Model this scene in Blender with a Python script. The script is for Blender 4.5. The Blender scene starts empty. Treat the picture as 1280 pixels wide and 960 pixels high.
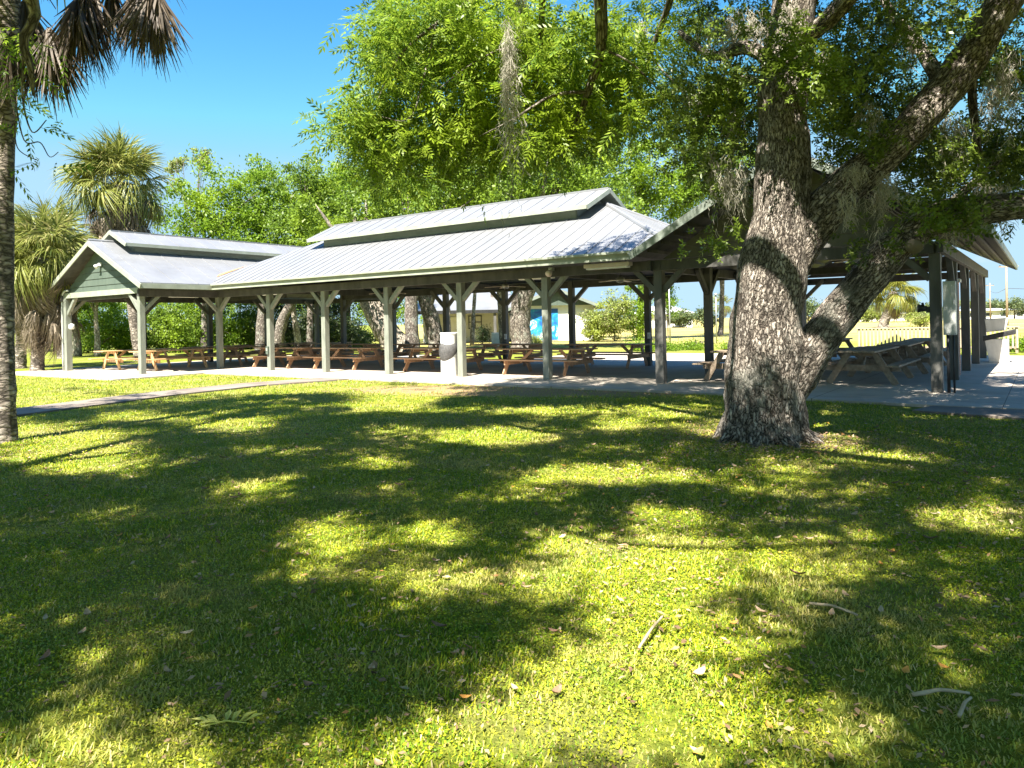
import bpy, math, random
import numpy as np
from mathutils import Vector, Matrix, noise as mnoise
random.seed(7); rng = np.random.default_rng(7)
SC = bpy.context.scene; COL = SC.collection
R = math.radians
# ------------------------------------------------------------------ camera
F, HY, ROLL, H = 932.76, 402.4, -0.021, 1.55
def at(px, py, Y):
    c, s = math.cos(ROLL), math.sin(ROLL); x, y = px-640, py-HY
    u, v = x*c+y*s, -x*s+y*c
    return Vector((u*Y/F, Y, H-v*Y/F))
def to_px(X, Y, Z):
    u, v = F*X/Y, -F*(Z-H)/Y; c, s = math.cos(ROLL), math.sin(ROLL)
    return 640+u*c-v*s, HY+u*s+v*c
cd = bpy.data.cameras.new('camera'); cam = bpy.data.objects.new('camera', cd); COL.objects.link(cam)
cam.location = (0, 0, H); cam.rotation_mode = 'QUATERNION'
cam.rotation_quaternion = Matrix.Rotation(R(90), 3, 'X').to_quaternion() @ Matrix.Rotation(ROLL, 3, 'Z').to_quaternion()
cd.sensor_width = 36; cd.lens = F/1280*36; cd.shift_y = -(480-HY)/1280; cd.clip_end = 6000; cd.clip_start = .05
SC.camera = cam
# pavilion frame: a along the long wing, b deeper; origin at one front post
YAW, OX, OY = .6215, .928, 19.868
cY, sY = math.cos(YAW), math.sin(YAW)
def AB(a, b, z=0): return Vector((OX+a*cY+b*sY, OY-a*sY+b*cY, z))
def toAB(X, Y):
    x, y = X-OX, Y-OY
    return x*cY-y*sY, x*sY+y*cY
# sun
SUN_EL = R(56); saz = R(12)
sx = math.cos(saz)*(-sY)+math.sin(saz)*cY; sy = math.cos(saz)*(-cY)+math.sin(saz)*(-sY)
SUN = Vector((sx*math.cos(SUN_EL), sy*math.cos(SUN_EL), math.sin(SUN_EL)))
# ------------------------------------------------------------------ materials
def nodes(name):
    m = bpy.data.materials.new(name); m.use_nodes = True
    nt = m.node_tree; nt.nodes.clear()
    out = nt.nodes.new('ShaderNodeOutputMaterial'); b = nt.nodes.new('ShaderNodeBsdfPrincipled')
    nt.links.new(b.outputs[0], out.inputs[0]); return m, nt, b, out
def N(nt, t, **k):
    n = nt.nodes.new(t)
    for a, v in k.items():
        if a[0] == '_': n.inputs[a[1:].replace('_', ' ')].default_value = v
        else: setattr(n, a, v)
    return n
def ramp(nt, src, stops):
    r = nt.nodes.new('ShaderNodeValToRGB'); e = r.color_ramp.elements
    while len(e) < len(stops): e.new(.5)
    for x, (p, c) in zip(e, stops):
        x.position = p; x.color = (*c, 1) if not isinstance(c, (int, float)) else (c, c, c, 1)
    nt.links.new(src, r.inputs[0]); return r.outputs[0]
def mixc(nt, f, a, b):
    m = nt.nodes.new('ShaderNodeMix'); m.data_type = 'RGBA'
    for s, v in ((0, f), (6, a), (7, b)):
        if hasattr(v, 'is_output'): nt.links.new(v, m.inputs[s])
        else: m.inputs[s].default_value = (*v, 1) if s else v
    return m.outputs[2]
def bump(nt, h, b, strength=.5, dist=.02):
    n = nt.nodes.new('ShaderNodeBump'); n.inputs['Strength'].default_value = strength; n.inputs['Distance'].default_value = dist
    nt.links.new(h, n.inputs['Height']); nt.links.new(n.outputs[0], b.inputs['Normal'])
def coord(nt, kind='Object', scale=(1, 1, 1)):
    t = nt.nodes.new('ShaderNodeTexCoord'); mp = nt.nodes.new('ShaderNodeMapping'); mp.inputs['Scale'].default_value = scale
    nt.links.new(t.outputs[kind], mp.inputs[0]); return mp.outputs[0]
def geo(nt, scale=(1, 1, 1)):
    t = nt.nodes.new('ShaderNodeNewGeometry'); mp = nt.nodes.new('ShaderNodeMapping'); mp.inputs['Scale'].default_value = scale
    nt.links.new(t.outputs['Position'], mp.inputs[0]); return mp.outputs[0]
def noise(nt, vec, scale, detail=4, rough=.55, dist=0):
    n = N(nt, 'ShaderNodeTexNoise', _Scale=scale, _Detail=detail, _Roughness=rough, _Distortion=dist)
    nt.links.new(vec, n.inputs['Vector']); return n.outputs['Fac']
def simple(name, c1, c2, scale=6, rough=.6, metal=0, stretch=(1, 1, 1), bstr=.2, bd=.01, kind='Object', lo=.3, hi=.7):
    m, nt, b, o = nodes(name); v = coord(nt, kind, stretch)
    f = noise(nt, v, scale, 6)
    nt.links.new(ramp(nt, f, [(lo, c1), (hi, c2)]), b.inputs['Base Color'])
    b.inputs['Roughness'].default_value = rough; b.inputs['Metallic'].default_value = metal
    if bstr: bump(nt, noise(nt, v, scale*4, 4), b, bstr, bd)
    return m
def leafmat(name, cols, trans=.4, rough=.45, patch=None):
    m, nt, b, o = nodes(name)
    g = nt.nodes.new('ShaderNodeNewGeometry')
    c = ramp(nt, g.outputs['Random Per Island'], [(i/(len(cols)-1), k) for i, k in enumerate(cols)])
    if patch:
        c = mixc(nt, ramp(nt, noise(nt, geo(nt), patch[0], 3), [(.45, 0.), (.65, 1.)]), c, patch[1])
    nt.links.new(c, b.inputs['Base Color']); b.inputs['Roughness'].default_value = rough
    b.inputs['Specular IOR Level'].default_value = .35
    t = nt.nodes.new('ShaderNodeBsdfTranslucent'); nt.links.new(c, t.inputs[0])
    mx = nt.nodes.new('ShaderNodeMixShader'); mx.inputs[0].default_value = trans
    nt.links.new(b.outputs[0], mx.inputs[1]); nt.links.new(t.outputs[0], mx.inputs[2]); nt.links.new(mx.outputs[0], o.inputs[0])
    return m
def barkmat(name, dark, mid, light, su=14, sv=7, bd=.03, lichen=None, wob=.35):
    m, nt, b, o = nodes(name); uv = coord(nt, 'UV', (su, sv, 1))
    w = nt.nodes.new('ShaderNodeVectorMath'); w.operation = 'MULTIPLY_ADD'
    nz = N(nt, 'ShaderNodeTexNoise', _Scale=1.3, _Detail=3); nt.links.new(uv, nz.inputs['Vector'])
    nt.links.new(nz.outputs['Color'], w.inputs[0]); w.inputs[1].default_value = (wob*2.5, wob*2.5, 0); nt.links.new(uv, w.inputs[2])
    vo = N(nt, 'ShaderNodeTexVoronoi', feature='DISTANCE_TO_EDGE', _Scale=1.0, _Randomness=1.0); nt.links.new(w.outputs[0], vo.inputs['Vector'])
    vc = N(nt, 'ShaderNodeTexVoronoi', feature='F1', _Scale=1.0); nt.links.new(w.outputs[0], vc.inputs['Vector'])
    fine = noise(nt, uv, 5, 6, .7)
    edge = ramp(nt, vo.outputs['Distance'], [(0, 0.), (.12, .45), (.4, 1.)])
    ad = N(nt, 'ShaderNodeMath', operation='MULTIPLY_ADD'); nt.links.new(fine, ad.inputs[0]); ad.inputs[1].default_value = .9; nt.links.new(edge, ad.inputs[2])
    hgt = N(nt, 'ShaderNodeMath', operation='MULTIPLY', _Value=1.0); nt.links.new(ad.outputs[0], hgt.inputs[0]); hgt.inputs[1].default_value = .55
    col = ramp(nt, hgt.outputs[0], [(.28, dark), (.55, mid), (.85, light)])
    fu = noise(nt, coord(nt, 'UV', (su*.22, sv*.12, 1)), 1.6, 5, .65, .4); col = mixc(nt, ramp(nt, fu, [(.36, .75), (.50, 0.)]), col, dark)
    hs = N(nt, 'ShaderNodeHueSaturation'); nt.links.new(col, hs.inputs['Color'])
    sep = nt.nodes.new('ShaderNodeSeparateColor'); nt.links.new(vc.outputs['Color'], sep.inputs[0])
    mr = N(nt, 'ShaderNodeMapRange'); nt.links.new(sep.outputs[0], mr.inputs[0]); mr.inputs[3].default_value = .7; mr.inputs[4].default_value = 1.25
    nt.links.new(mr.outputs[0], hs.inputs['Value'])
    c = hs.outputs[0]
    if lichen: c = mixc(nt, ramp(nt, noise(nt, geo(nt), 2.2, 6, .65), [(.55, 0.), (.72, .8)]), c, lichen)
    nt.links.new(c, b.inputs['Base Color']); b.inputs['Roughness'].default_value = .9; b.inputs['Specular IOR Level'].default_value = .2
    bump(nt, hgt.outputs[0], b, 1.0, bd); return m
M = {}
M['oak_bark'] = barkmat('oak_bark', (.035, .027, .02), (.35, .295, .24), (.68, .61, .53), 26, 10, .07, (.40, .385, .32), .75)
M['grey_bark'] = barkmat('grey_bark', (.05, .04, .033), (.20, .17, .14), (.40, .36, .31), 14, 6, .03, (.35, .36, .30))
M['pale_bark'] = barkmat('pale_bark', (.12, .1, .08), (.34, .29, .23), (.55, .5, .43), 10, 5, .02, (.4, .4, .33))
M['palm_bark'] = barkmat('palm_bark', (.06, .05, .04), (.27, .225, .18), (.5, .44, .37), 6, 16, .03, (.3, .27, .21), .5)
M['twig'] = simple('twig_bark', (.05, .04, .03), (.17, .14, .11), 20)
M['leaf_oak'] = leafmat('oak_leaf', [(.035, .06, .014), (.075, .115, .018), (.125, .17, .026), (.18, .23, .045)], .38, .35, (.9, (.16, .23, .025)))
M['leaf_pecan'] = leafmat('pecan_leaf', [(.06, .12, .016), (.13, .22, .02), (.22, .32, .025), (.30, .37, .05)], .5, .42, (.55, (.26, .35, .022)))
M['leaf_bright'] = leafmat('bright_leaf', [(.08, .16, .010), (.14, .24, .014), (.19, .30, .02), (.11, .17, .02)], .5, .45, (.25, (.22, .32, .016)))
M['leaf_mid'] = leafmat('mid_leaf', [(.06, .115, .012), (.12, .20, .018), (.17, .26, .024), (.08, .125, .02)], .45, .45, (.3, (.21, .30, .02)))
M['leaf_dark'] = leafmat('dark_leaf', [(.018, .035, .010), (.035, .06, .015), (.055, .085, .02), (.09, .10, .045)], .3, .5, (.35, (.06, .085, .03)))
M['leaf_shrub'] = leafmat('shrub_leaf', [(.14, .20, .04), (.22, .28, .05), (.28, .29, .10), (.18, .17, .09)], .4, .5, (.5, (.27, .32, .04)))
M['leaf_far'] = leafmat('far_leaf', [(.06, .09, .035), (.1, .14, .05), (.14, .16, .06)], .3, .6)
M['frond'] = leafmat('palm_frond', [(.10, .14, .03), (.17, .20, .04), (.26, .26, .07), (.33, .30, .12)], .38, .4, (.6, (.21, .23, .045)))
M['frond_yellow'] = leafmat('yellow_palm_frond', [(.13, .15, .02), (.2, .21, .03), (.28, .26, .05)], .35, .45)
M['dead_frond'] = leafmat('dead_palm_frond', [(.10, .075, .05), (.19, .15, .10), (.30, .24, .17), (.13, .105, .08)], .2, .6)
M['dead_shaded'] = leafmat('shaded_dead_frond', [(.045, .033, .024), (.09, .068, .048), (.15, .115, .08), (.07, .055, .04)], .15, .6)  # darker copy of the dead frond, the near palm's shade put into its colour
M['moss'] = leafmat('spanish_moss', [(.27, .25, .19), (.40, .37, .29), (.52, .48, .38)], .35, .8)
M['metal_roof'] = None
def roofmat():
    m, nt, b, o = nodes('galvanised_metal_roof'); v = geo(nt)
    c = ramp(nt, noise(nt, v, .7, 6, .65), [(.3, (.19, .193, .20)), (.55, (.228, .23, .236)), (.75, (.26, .262, .268))])
    st = noise(nt, geo(nt, (3, 3, 1)), 1.1, 7, .75)
    c = mixc(nt, ramp(nt, st, [(.55, 0.), (.75, .6)]), c, (.165, .15, .14))
    c = mixc(nt, ramp(nt, noise(nt, coord(nt, 'Object', (2.5, .35, 1)), 2.2, 6, .7), [(.52, 0.), (.72, .4)]), c, (.175, .168, .16))
    nt.links.new(c, b.inputs['Base Color']); b.inputs['Metallic'].default_value = .25; b.inputs['Roughness'].default_value = .42
    bump(nt, noise(nt, v, 3, 3), b, .12, .02); return m
M['metal_roof'] = roofmat()
M['green_post'] = simple('sage_painted_post', (.15, .16, .13), (.24, .252, .205), 9, .55, 0, (1, 1, .25), .35, .004)
M['green_trim'] = simple('sage_painted_trim', (.24, .255, .195), (.33, .35, .275), 3, .5, 0, (1, 1, 1), .15, .003)
M['green_panel'] = simple('green_siding', (.06, .082, .064), (.09, .115, .09), 4, .6, 0, (1, 1, .3), .2, .004)
M['grey_wall'] = simple('grey_green_siding', (.15, .175, .145), (.215, .24, .20), 3, .6, 0, (1, 1, 2), .2, .004)
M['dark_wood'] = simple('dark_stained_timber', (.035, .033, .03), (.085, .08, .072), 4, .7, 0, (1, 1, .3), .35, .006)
M['dark_post'] = simple('dark_stained_post', (.06, .058, .052), (.13, .125, .11), 4, .65, 0, (1, 1, .25), .35, .005)
M['orange_wood'] = simple('fresh_pine', (.44, .25, .10), (.60, .40, .20), 5, .55, 0, (.35, 2.5, 2.5), .2, .003)
M['brown_wood'] = simple('red_brown_treated_wood', (.34, .19, .10), (.50, .31, .18), 5, .6, 0, (.35, 2.5, 2.5), .25, .003)
M['grey_wood'] = simple('weathered_grey_wood', (.20, .145, .095), (.36, .28, .20), 5, .7, 0, (.35, 3, 3), .35, .004)
M['pale_picket'] = simple('pale_picket_wood', (.34, .28, .19), (.46, .39, .28), 5, .65, 0, (1, 1, .3), .2, .003)
M['white_paint'] = simple('white_paint', (.70, .70, .67), (.80, .80, .78), 3, .5, 0, (1, 1, 1), .1, .003)
M['cream_wall'] = simple('cream_wall', (.48, .48, .47), (.58, .58, .57), 2, .7)
M['white_conc'] = simple('white_concrete', (.55, .53, .48), (.72, .70, .65), 3, .75, 0, (1, 1, 1), .3, .006)
M['bag'] = simple('dark_bin_bag', (.035, .033, .033), (.12, .115, .11), 22, .4, 0, (1, 1, 1), .9, .02)
M['steel'] = simple('dull_steel', (.30, .30, .30), (.42, .42, .41), 8, .4, .6)
M['light_box'] = simple('beige_light_housing', (.55, .44, .36), (.66, .55, .46), 4, .5)
M['black'] = simple('dark_iron', (.02, .02, .02), (.05, .05, .05), 8, .5, .3)
M['rust'] = simple('rust_stain', (.30, .13, .05), (.45, .22, .1), 9, .8)
M['glass'] = simple('dark_glass', (.03, .035, .04), (.06, .07, .08), 3, .1, 0, (1, 1, 1), 0)
M['box_grey'] = simple('grey_painted_steel', (.40, .41, .38), (.50, .51, .47), 5, .5, .1)
def brick():
    m, nt, b, o = nodes('red_brick'); v = coord(nt, 'UV')
    t = N(nt, 'ShaderNodeTexBrick', _Scale=4.5); nt.links.new(v, t.inputs['Vector'])
    t.inputs['Color1'].default_value = (.33, .12, .08, 1); t.inputs['Color2'].default_value = (.45, .2, .13, 1); t.inputs['Mortar'].default_value = (.5, .45, .4, 1)
    nt.links.new(t.outputs[0], b.inputs['Base Color']); b.inputs['Roughness'].default_value = .85; bump(nt, t.outputs[1], b, -.4, .01); return m
M['brick'] = brick()
def mural():
    m, nt, b, o = nodes('blue_mural_paint'); v = coord(nt, 'Object')
    f = noise(nt, v, 1.1, 5, .6, 1.5)
    c = ramp(nt, f, [(.30, (.012, .05, .26)), (.43, (.01, .11, .38)), (.50, (.01, .20, .42)), (.56, (.03, .28, .38)), (.61, (.5, .56, .6)), (.68, (.6, .64, .66))])
    nt.links.new(c, b.inputs['Base Color']); b.inputs['Roughness'].default_value = .5; return m
M['mural'] = mural()
def concrete():
    m, nt, b, o = nodes('pavement_concrete'); v = geo(nt)
    c = ramp(nt, noise(nt, v, .5, 7, .65), [(.3, (.31, .262, .21)), (.55, (.42, .365, .30)), (.75, (.50, .445, .38))])
    c = mixc(nt, ramp(nt, noise(nt, v, 9, 5, .7), [(.58, 0.), (.75, .5)]), c, (.25, .235, .21))
    mp = nt.nodes.new('ShaderNodeMapping'); gg = nt.nodes.new('ShaderNodeNewGeometry'); nt.links.new(gg.outputs['Position'], mp.inputs[0]); mp.inputs['Rotation'].default_value = (0, 0, YAW); mp.inputs['Location'].default_value = (.6, .35, 0)
    bt = N(nt, 'ShaderNodeTexBrick', offset=0., _Scale=1.0); bt.inputs['Mortar Size'].default_value = .009; bt.inputs['Brick Width'].default_value = 3.0; bt.inputs['Row Height'].default_value = 3.1; bt.inputs['Mortar Smooth'].default_value = .3
    nt.links.new(mp.outputs[0], bt.inputs['Vector']); c = mixc(nt, bt.outputs['Fac'], c, (.10, .09, .08))
    st = noise(nt, v, 1.3, 6, .75, .6); c = mixc(nt, ramp(nt, st, [(.56, 0.), (.68, .5)]), c, (.24, .21, .18))
    nt.links.new(c, b.inputs['Base Color']); b.inputs['Roughness'].default_value = .85
    bump(nt, noise(nt, v, 60, 4), b, .3, .004); return m
M['concrete'] = concrete()
def pathmat():
    m, nt, b, o = nodes('path_concrete'); v = geo(nt)
    c = ramp(nt, noise(nt, v, .9, 7, .65), [(.3, (.12, .092, .07)), (.55, (.19, .155, .125)), (.75, (.25, .215, .18))])
    nt.links.new(c, b.inputs['Base Color']); b.inputs['Roughness'].default_value = .9
    bump(nt, noise(nt, v, 40, 4), b, .4, .006); return m
M['path'] = pathmat()
def groundmat():
    m, nt, b, o = nodes('lawn_soil'); v = geo(nt)
    g1 = ramp(nt, noise(nt, v, 14, 8, .75), [(.25, (.05, .065, .012)), (.45, (.13, .16, .018)), (.6, (.22, .24, .03)), (.78, (.33, .29, .09))])
    big = noise(nt, v, .55, 5, .6)
    g = mixc(nt, ramp(nt, big, [(.50, 0.), (.68, .7)]), g1, (.25, .21, .10))
    # bare dry earth near the pavilion apron
    vm = nt.nodes.new('ShaderNodeMapping'); gg = nt.nodes.new('ShaderNodeNewGeometry'); nt.links.new(gg.outputs['Position'], vm.inputs[0])
    vm.inputs['Location'].default_value = (.4, 17.3, 0); vm.vector_type = 'TEXTURE'; vm.inputs['Scale'].default_value = (5.6, 1.75, 1); vm.inputs['Rotation'].default_value = (0, 0, -.3)
    ln = N(nt, 'ShaderNodeVectorMath', operation='LENGTH'); nt.links.new(vm.outputs[0], ln.inputs[0])
    sb = N(nt, 'ShaderNodeMath', operation='ADD'); nt.links.new(ln.outputs['Value'], sb.inputs[0])
    nn = noise(nt, v, 1.6, 6, .7); nt.links.new(nn, sb.inputs[1]); hb2 = N(nt, 'ShaderNodeMath', operation='MULTIPLY'); nt.links.new(sb.outputs[0], hb2.inputs[0]); hb2.inputs[1].default_value = .5; sb = hb2
    g = mixc(nt, ramp(nt, sb.outputs[0], [(.0, .95), (.62, .9), (.74, 0.)]), g, (.30, .20, .11))
    # the far dry field
    sp = nt.nodes.new('ShaderNodeSeparateXYZ'); nt.links.new(v, sp.inputs[0])
    fy = ramp(nt, N(nt, 'ShaderNodeMapRange', _From_Min=34., _From_Max=62.).outputs[0], [(0, 0.), (1, 1.)])
    mr = [n for n in nt.nodes if n.type == 'MAP_RANGE'][-1]; nt.links.new(sp.outputs[1], mr.inputs[0])
    field = ramp(nt, noise(nt, geo(nt, (.3, 1, 1)), .12, 7, .65), [(.3, (.20, .22, .05)), (.5, (.36, .30, .10)), (.7, (.44, .36, .16))])
    sxy = N(nt, 'ShaderNodeMath', operation='MULTIPLY_ADD'); nt.links.new(sp.outputs[1], sxy.inputs[0]); sxy.inputs[1].default_value = .16; nt.links.new(sp.outputs[0], sxy.inputs[2])
    m2 = N(nt, 'ShaderNodeMapRange', _From_Min=-3., _From_Max=2.); nt.links.new(sxy.outputs[0], m2.inputs[0])
    fm = N(nt, 'ShaderNodeMath', operation='MULTIPLY'); nt.links.new(fy, fm.inputs[0]); nt.links.new(m2.outputs[0], fm.inputs[1])
    g = mixc(nt, fm.outputs[0], g, field)
    nt.links.new(g, b.inputs['Base Color']); b.inputs['Roughness'].default_value = .95; b.inputs['Specular IOR Level'].default_value = .1
    bump(nt, noise(nt, v, 45, 6, .7), b, .8, .04); return m
M['ground'] = groundmat()
M['litter'] = leafmat('dry_leaf_litter', [(.10, .06, .035), (.24, .15, .085), (.36, .25, .15), (.42, .33, .22), (.40, .19, .06)], .15, .7)
M['weed'] = leafmat('broad_weed_leaf', [(.09, .19, .012), (.19, .31, .014), (.36, .42, .015), (.50, .48, .02)], .3, .45, (1.1, (.46, .46, .03)))
def grassmat():
    m, nt, b, o = nodes('grass_blade'); g = nt.nodes.new('ShaderNodeNewGeometry')
    c = ramp(nt, g.outputs['Random Per Island'], [(0, (.08, .17, .012)), (.3, (.19, .29, .012)), (.6, (.36, .41, .012)), (.8, (.50, .47, .016)), (.9, (.54, .44, .16)), (1, (.62, .52, .27))])
    v = geo(nt)
    c = mixc(nt, ramp(nt, noise(nt, v, .8, 5, .65), [(.45, 0.), (.64, .7)]), c, (.48, .40, .14))
    c = mixc(nt, ramp(nt, noise(nt, v, 1.7, 4, .6), [(.52, 0.), (.66, .6)]), c, (.10, .21, .014))
    nt.links.new(c, b.inputs['Base Color']); b.inputs['Roughness'].default_value = .5; b.inputs['Specular IOR Level'].default_value = .25
    t = nt.nodes.new('ShaderNodeBsdfTranslucent'); nt.links.new(c, t.inputs[0])
    mx = nt.nodes.new('ShaderNodeMixShader'); mx.inputs[0].default_value = .3
    nt.links.new(b.outputs[0], mx.inputs[1]); nt.links.new(t.outputs[0], mx.inputs[2]); nt.links.new(mx.outputs[0], o.inputs[0]); return m
M['grass'] = grassmat()
M['leaf_tan'] = simple('dry_tan_leaf', (.36, .23, .13), (.52, .36, .23), 30, .6)
M['leaf_orange'] = simple('dry_orange_leaf', (.55, .22, .04), (.68, .36, .08), 30, .6)
M['leaf_brown'] = simple('dry_brown_leaf', (.16, .085, .05), (.27, .16, .1), 30, .6)
M['leaf_pale'] = simple('pale_dry_leaf', (.34, .27, .17), (.44, .36, .25), 30, .6)
M['leaf_yellow'] = simple('yellow_leaf', (.42, .42, .06), (.52, .5, .12), 30, .5)
M['stick'] = simple('bleached_stick', (.34, .25, .15), (.5, .39, .25), 12, .7)
# ------------------------------------------------------------------ mesh helpers
class MB:
    def __init__(s): s.v = []; s.f = []; s.uv = []; s.mi = []
    def add(s, V, Fs, uv=None, mi=0):
        o = len(s.v); s.v += [tuple(p) for p in V]
        for k, f in enumerate(Fs):
            s.f.append([i+o for i in f]); s.mi.append(mi)
            s.uv.append(uv[k] if uv else [(0, 0)]*len(f))
    def box(s, c, size, rz=0, mi=0, mat=None):
        x, y, z = [q/2 for q in size]
        P = [Vector((i, j, k)) for k in (-z, z) for j in (-y, y) for i in (-x, x)]
        m = mat if mat else Matrix.Rotation(rz, 3, 'Z')
        P = [m @ p+Vector(c) for p in P]
        s.add(P, [(0, 2, 3, 1), (4, 5, 7, 6), (0, 1, 5, 4), (2, 6, 7, 3), (0, 4, 6, 2), (1, 3, 7, 5)], mi=mi)
    def bar(s, p, q, w, h, up=(0, 0, 1), mi=0):
        p, q = Vector(p), Vector(q); d = (q-p); L = d.length; d.normalize()
        side = d.cross(Vector(up)); side = side.normalized() if side.length > 1e-4 else Vector((1, 0, 0)); u = side.cross(d)
        m = Matrix((d, side, u)).transposed(); s.box((p+q)/2, (L, w, h), mat=m, mi=mi)
    def prism(s, poly, z0, z1, mi=0, zf=None):
        n = len(poly)
        top = [(x, y, z1 if zf is None else zf(x, y)+z1) for x, y in poly]; bot = [(x, y, z0 if zf is None else zf(x, y)+z0) for x, y in poly]
        Fs = [list(range(n)), list(range(2*n-1, n-1, -1))]+[(i, i+n, (i+1) % n+n, (i+1) % n) for i in range(n)]
        s.add(top+bot, Fs, mi=mi)
    def tube(s, P, r, seg=10, mi=0, sub=1, lump=0, ls=2., cap=True, flute=0):
        P = [Vector(p) for p in P]
        if sub > 1:
            Q, rr = [], []
            for i in range(len(P)-1):
                a, b_, c, d = P[max(i-1, 0)], P[i], P[i+1], P[min(i+2, len(P)-1)]
                for k in range(sub):
                    t = k/sub
                    Q.append(.5*((2*b_)+(c-a)*t+(2*a-5*b_+4*c-d)*t*t+(3*b_-a-3*c+d)*t**3)); rr.append(r[i]*(1-t)+r[i+1]*t)
            Q.append(P[-1]); rr.append(r[-1]); P, r = Q, rr
        up = Vector((.13, .97, .2)); V = []; L = 0; uvs = []
        prev = None
        for i, p in enumerate(P):
            d = (P[min(i+1, len(P)-1)]-P[max(i-1, 0)]).normalized()
            if prev is None: x = d.cross(up).normalized()
            else: x = (prev-d*prev.dot(d)).normalized()
            prev = x; y = d.cross(x)
            if i: L += (p-P[i-1]).length
            for k in range(seg):
                an = 2*math.pi*k/seg; n = x*math.cos(an)+y*math.sin(an); rad = r[i]
                if lump: rad *= 1+lump*(mnoise.fractal((p+n*rad)*ls, 1., 2., 4))
                if flute: rad *= 1+flute*max(0, 1-i/(len(P)*.25))**2*(.5+.5*math.sin(an*5+1))
                V.append(p+n*rad)
            uvs.append(L)
        Fs, UV = [], []
        for i in range(len(P)-1):
            for k in range(seg):
                k2 = (k+1) % seg
                Fs.append((i*seg+k, i*seg+k2, (i+1)*seg+k2, (i+1)*seg+k))
                c = 2*math.pi*max(r[i], .02)*1.0; c = 2*math.pi*max(r[len(r)//3], .02)
                UV.append([(k/seg*c, uvs[i]), ((k+1)/seg*c, uvs[i]), ((k+1)/seg*c, uvs[i+1]), (k/seg*c, uvs[i+1])])
        if cap:
            Fs += [list(range(seg))[::-1], [(len(P)-1)*seg+k for k in range(seg)]]; UV += [[(0, 0)]*seg]*2
        s.add(V, Fs, UV, mi)
    def lathe(s, prof, c=(0, 0, 0), seg=20, mi=0):
        n = len(prof); V = []
        for (rad, z) in prof:
            for k in range(seg):
                an = 2*math.pi*k/seg; V.append((c[0]+rad*math.cos(an), c[1]+rad*math.sin(an), c[2]+z))
        Fs = [(i*seg+k, i*seg+(k+1) % seg, (i+1)*seg+(k+1) % seg, (i+1)*seg+k) for i in range(n-1) for k in range(seg)]
        Fs += [list(range(seg))[::-1], [(n-1)*seg+k for k in range(seg)]]
        s.add(V, Fs, mi=mi)
    def build(s, name, mats, parent=None, smooth=False, bev=0, off=(0, 0, 0)):
        me = bpy.data.meshes.new(name); o = Vector(off)
        me.from_pydata([tuple(Vector(p)-o) for p in s.v], [], s.f)
        for m in (mats if isinstance(mats, (list, tuple)) else [mats]): me.materials.append(m)
        me.polygons.foreach_set('material_index', s.mi)
        ul = me.uv_layers.new(name='UVMap'); flat = [c for f in s.uv for q in f for c in q]; ul.data.foreach_set('uv', flat)
        if smooth: me.polygons.foreach_set('use_smooth', [True]*len(s.f))
        me.update(); ob = bpy.data.objects.new(name, me); COL.objects.link(ob)
        if parent: ob.parent = parent
        if bev:
            b = ob.modifiers.new('bevel', 'BEVEL'); b.width = bev; b.segments = 2; b.limit_method = 'ANGLE'
        return ob
def quads(name, Q, mats, parent=None, off=(0, 0, 0), mi=None):
    """Q: (n,4,3) array of loose quads -> one mesh"""
    Q = np.asarray(Q, dtype=np.float32)-np.array(off, dtype=np.float32); n = len(Q)
    me = bpy.data.meshes.new(name); me.vertices.add(n*4); me.loops.add(n*4); me.polygons.add(n)
    me.vertices.foreach_set('co', Q.reshape(-1)); me.loops.foreach_set('vertex_index', np.arange(n*4, dtype=np.int32))
    me.polygons.foreach_set('loop_start', np.arange(0, n*4, 4, dtype=np.int32)); me.polygons.foreach_set('loop_total', np.full(n, 4, dtype=np.int32))
    for m in (mats if isinstance(mats, (list, tuple)) else [mats]): me.materials.append(m)
    if mi is not None: me.polygons.foreach_set('material_index', np.asarray(mi, dtype=np.int32))
    me.update(calc_edges=True); me.validate()
    ob = bpy.data.objects.new(name, me); COL.objects.link(ob)
    if parent: ob.parent = parent
    return ob
def tag(o, label=None, cat=None, group=None, kind=None):
    for k, v in (('label', label), ('category', cat), ('group', group), ('kind', kind)):
        if v: o[k] = v
    return o
def thing(name, loc, label, cat, group=None, rz=0):
    o = bpy.data.objects.new(name, None); COL.objects.link(o); o.location = loc; o.rotation_euler = (0, 0, rz); o.empty_display_size = .2
    return tag(o, label, cat, group)
def copy_tree(o, parent=None):
    c = o.copy(); COL.objects.link(c); c.parent = parent
    for ch in list(o.children): copy_tree(ch, c)
    return c
def rand_rot(n, dirs=None, up=None, upj=.6):
    """rotation matrices with x axis along dirs and z near up"""
    d = dirs/np.linalg.norm(dirs, axis=1, keepdims=True)
    u = (np.tile([0, 0, 1.], (n, 1)) if up is None else up)+rng.normal(0, upj, (n, 3))
    y = np.cross(u, d); y /= np.linalg.norm(y, axis=1, keepdims=True)+1e-9; z = np.cross(d, y)
    return np.stack([d, y, z], axis=2)
def inst(T, pos, Rm, sc):
    n = len(pos); K = len(T)
    out = np.einsum('nij,kqj->nkqi', Rm, T)*sc[:, None, None, None]+pos[:, None, None, :]
    return out.reshape(n*K, 4, 3)
def rhomb(p, d, side, L, W, fold=(0, 0, 0)):
    p, d, side, fold = map(np.array, (p, d, side, fold))
    return np.array([p, p+d*L*.45+side*W/2+fold, p+d*L, p+d*L*.45-side*W/2+fold])
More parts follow.
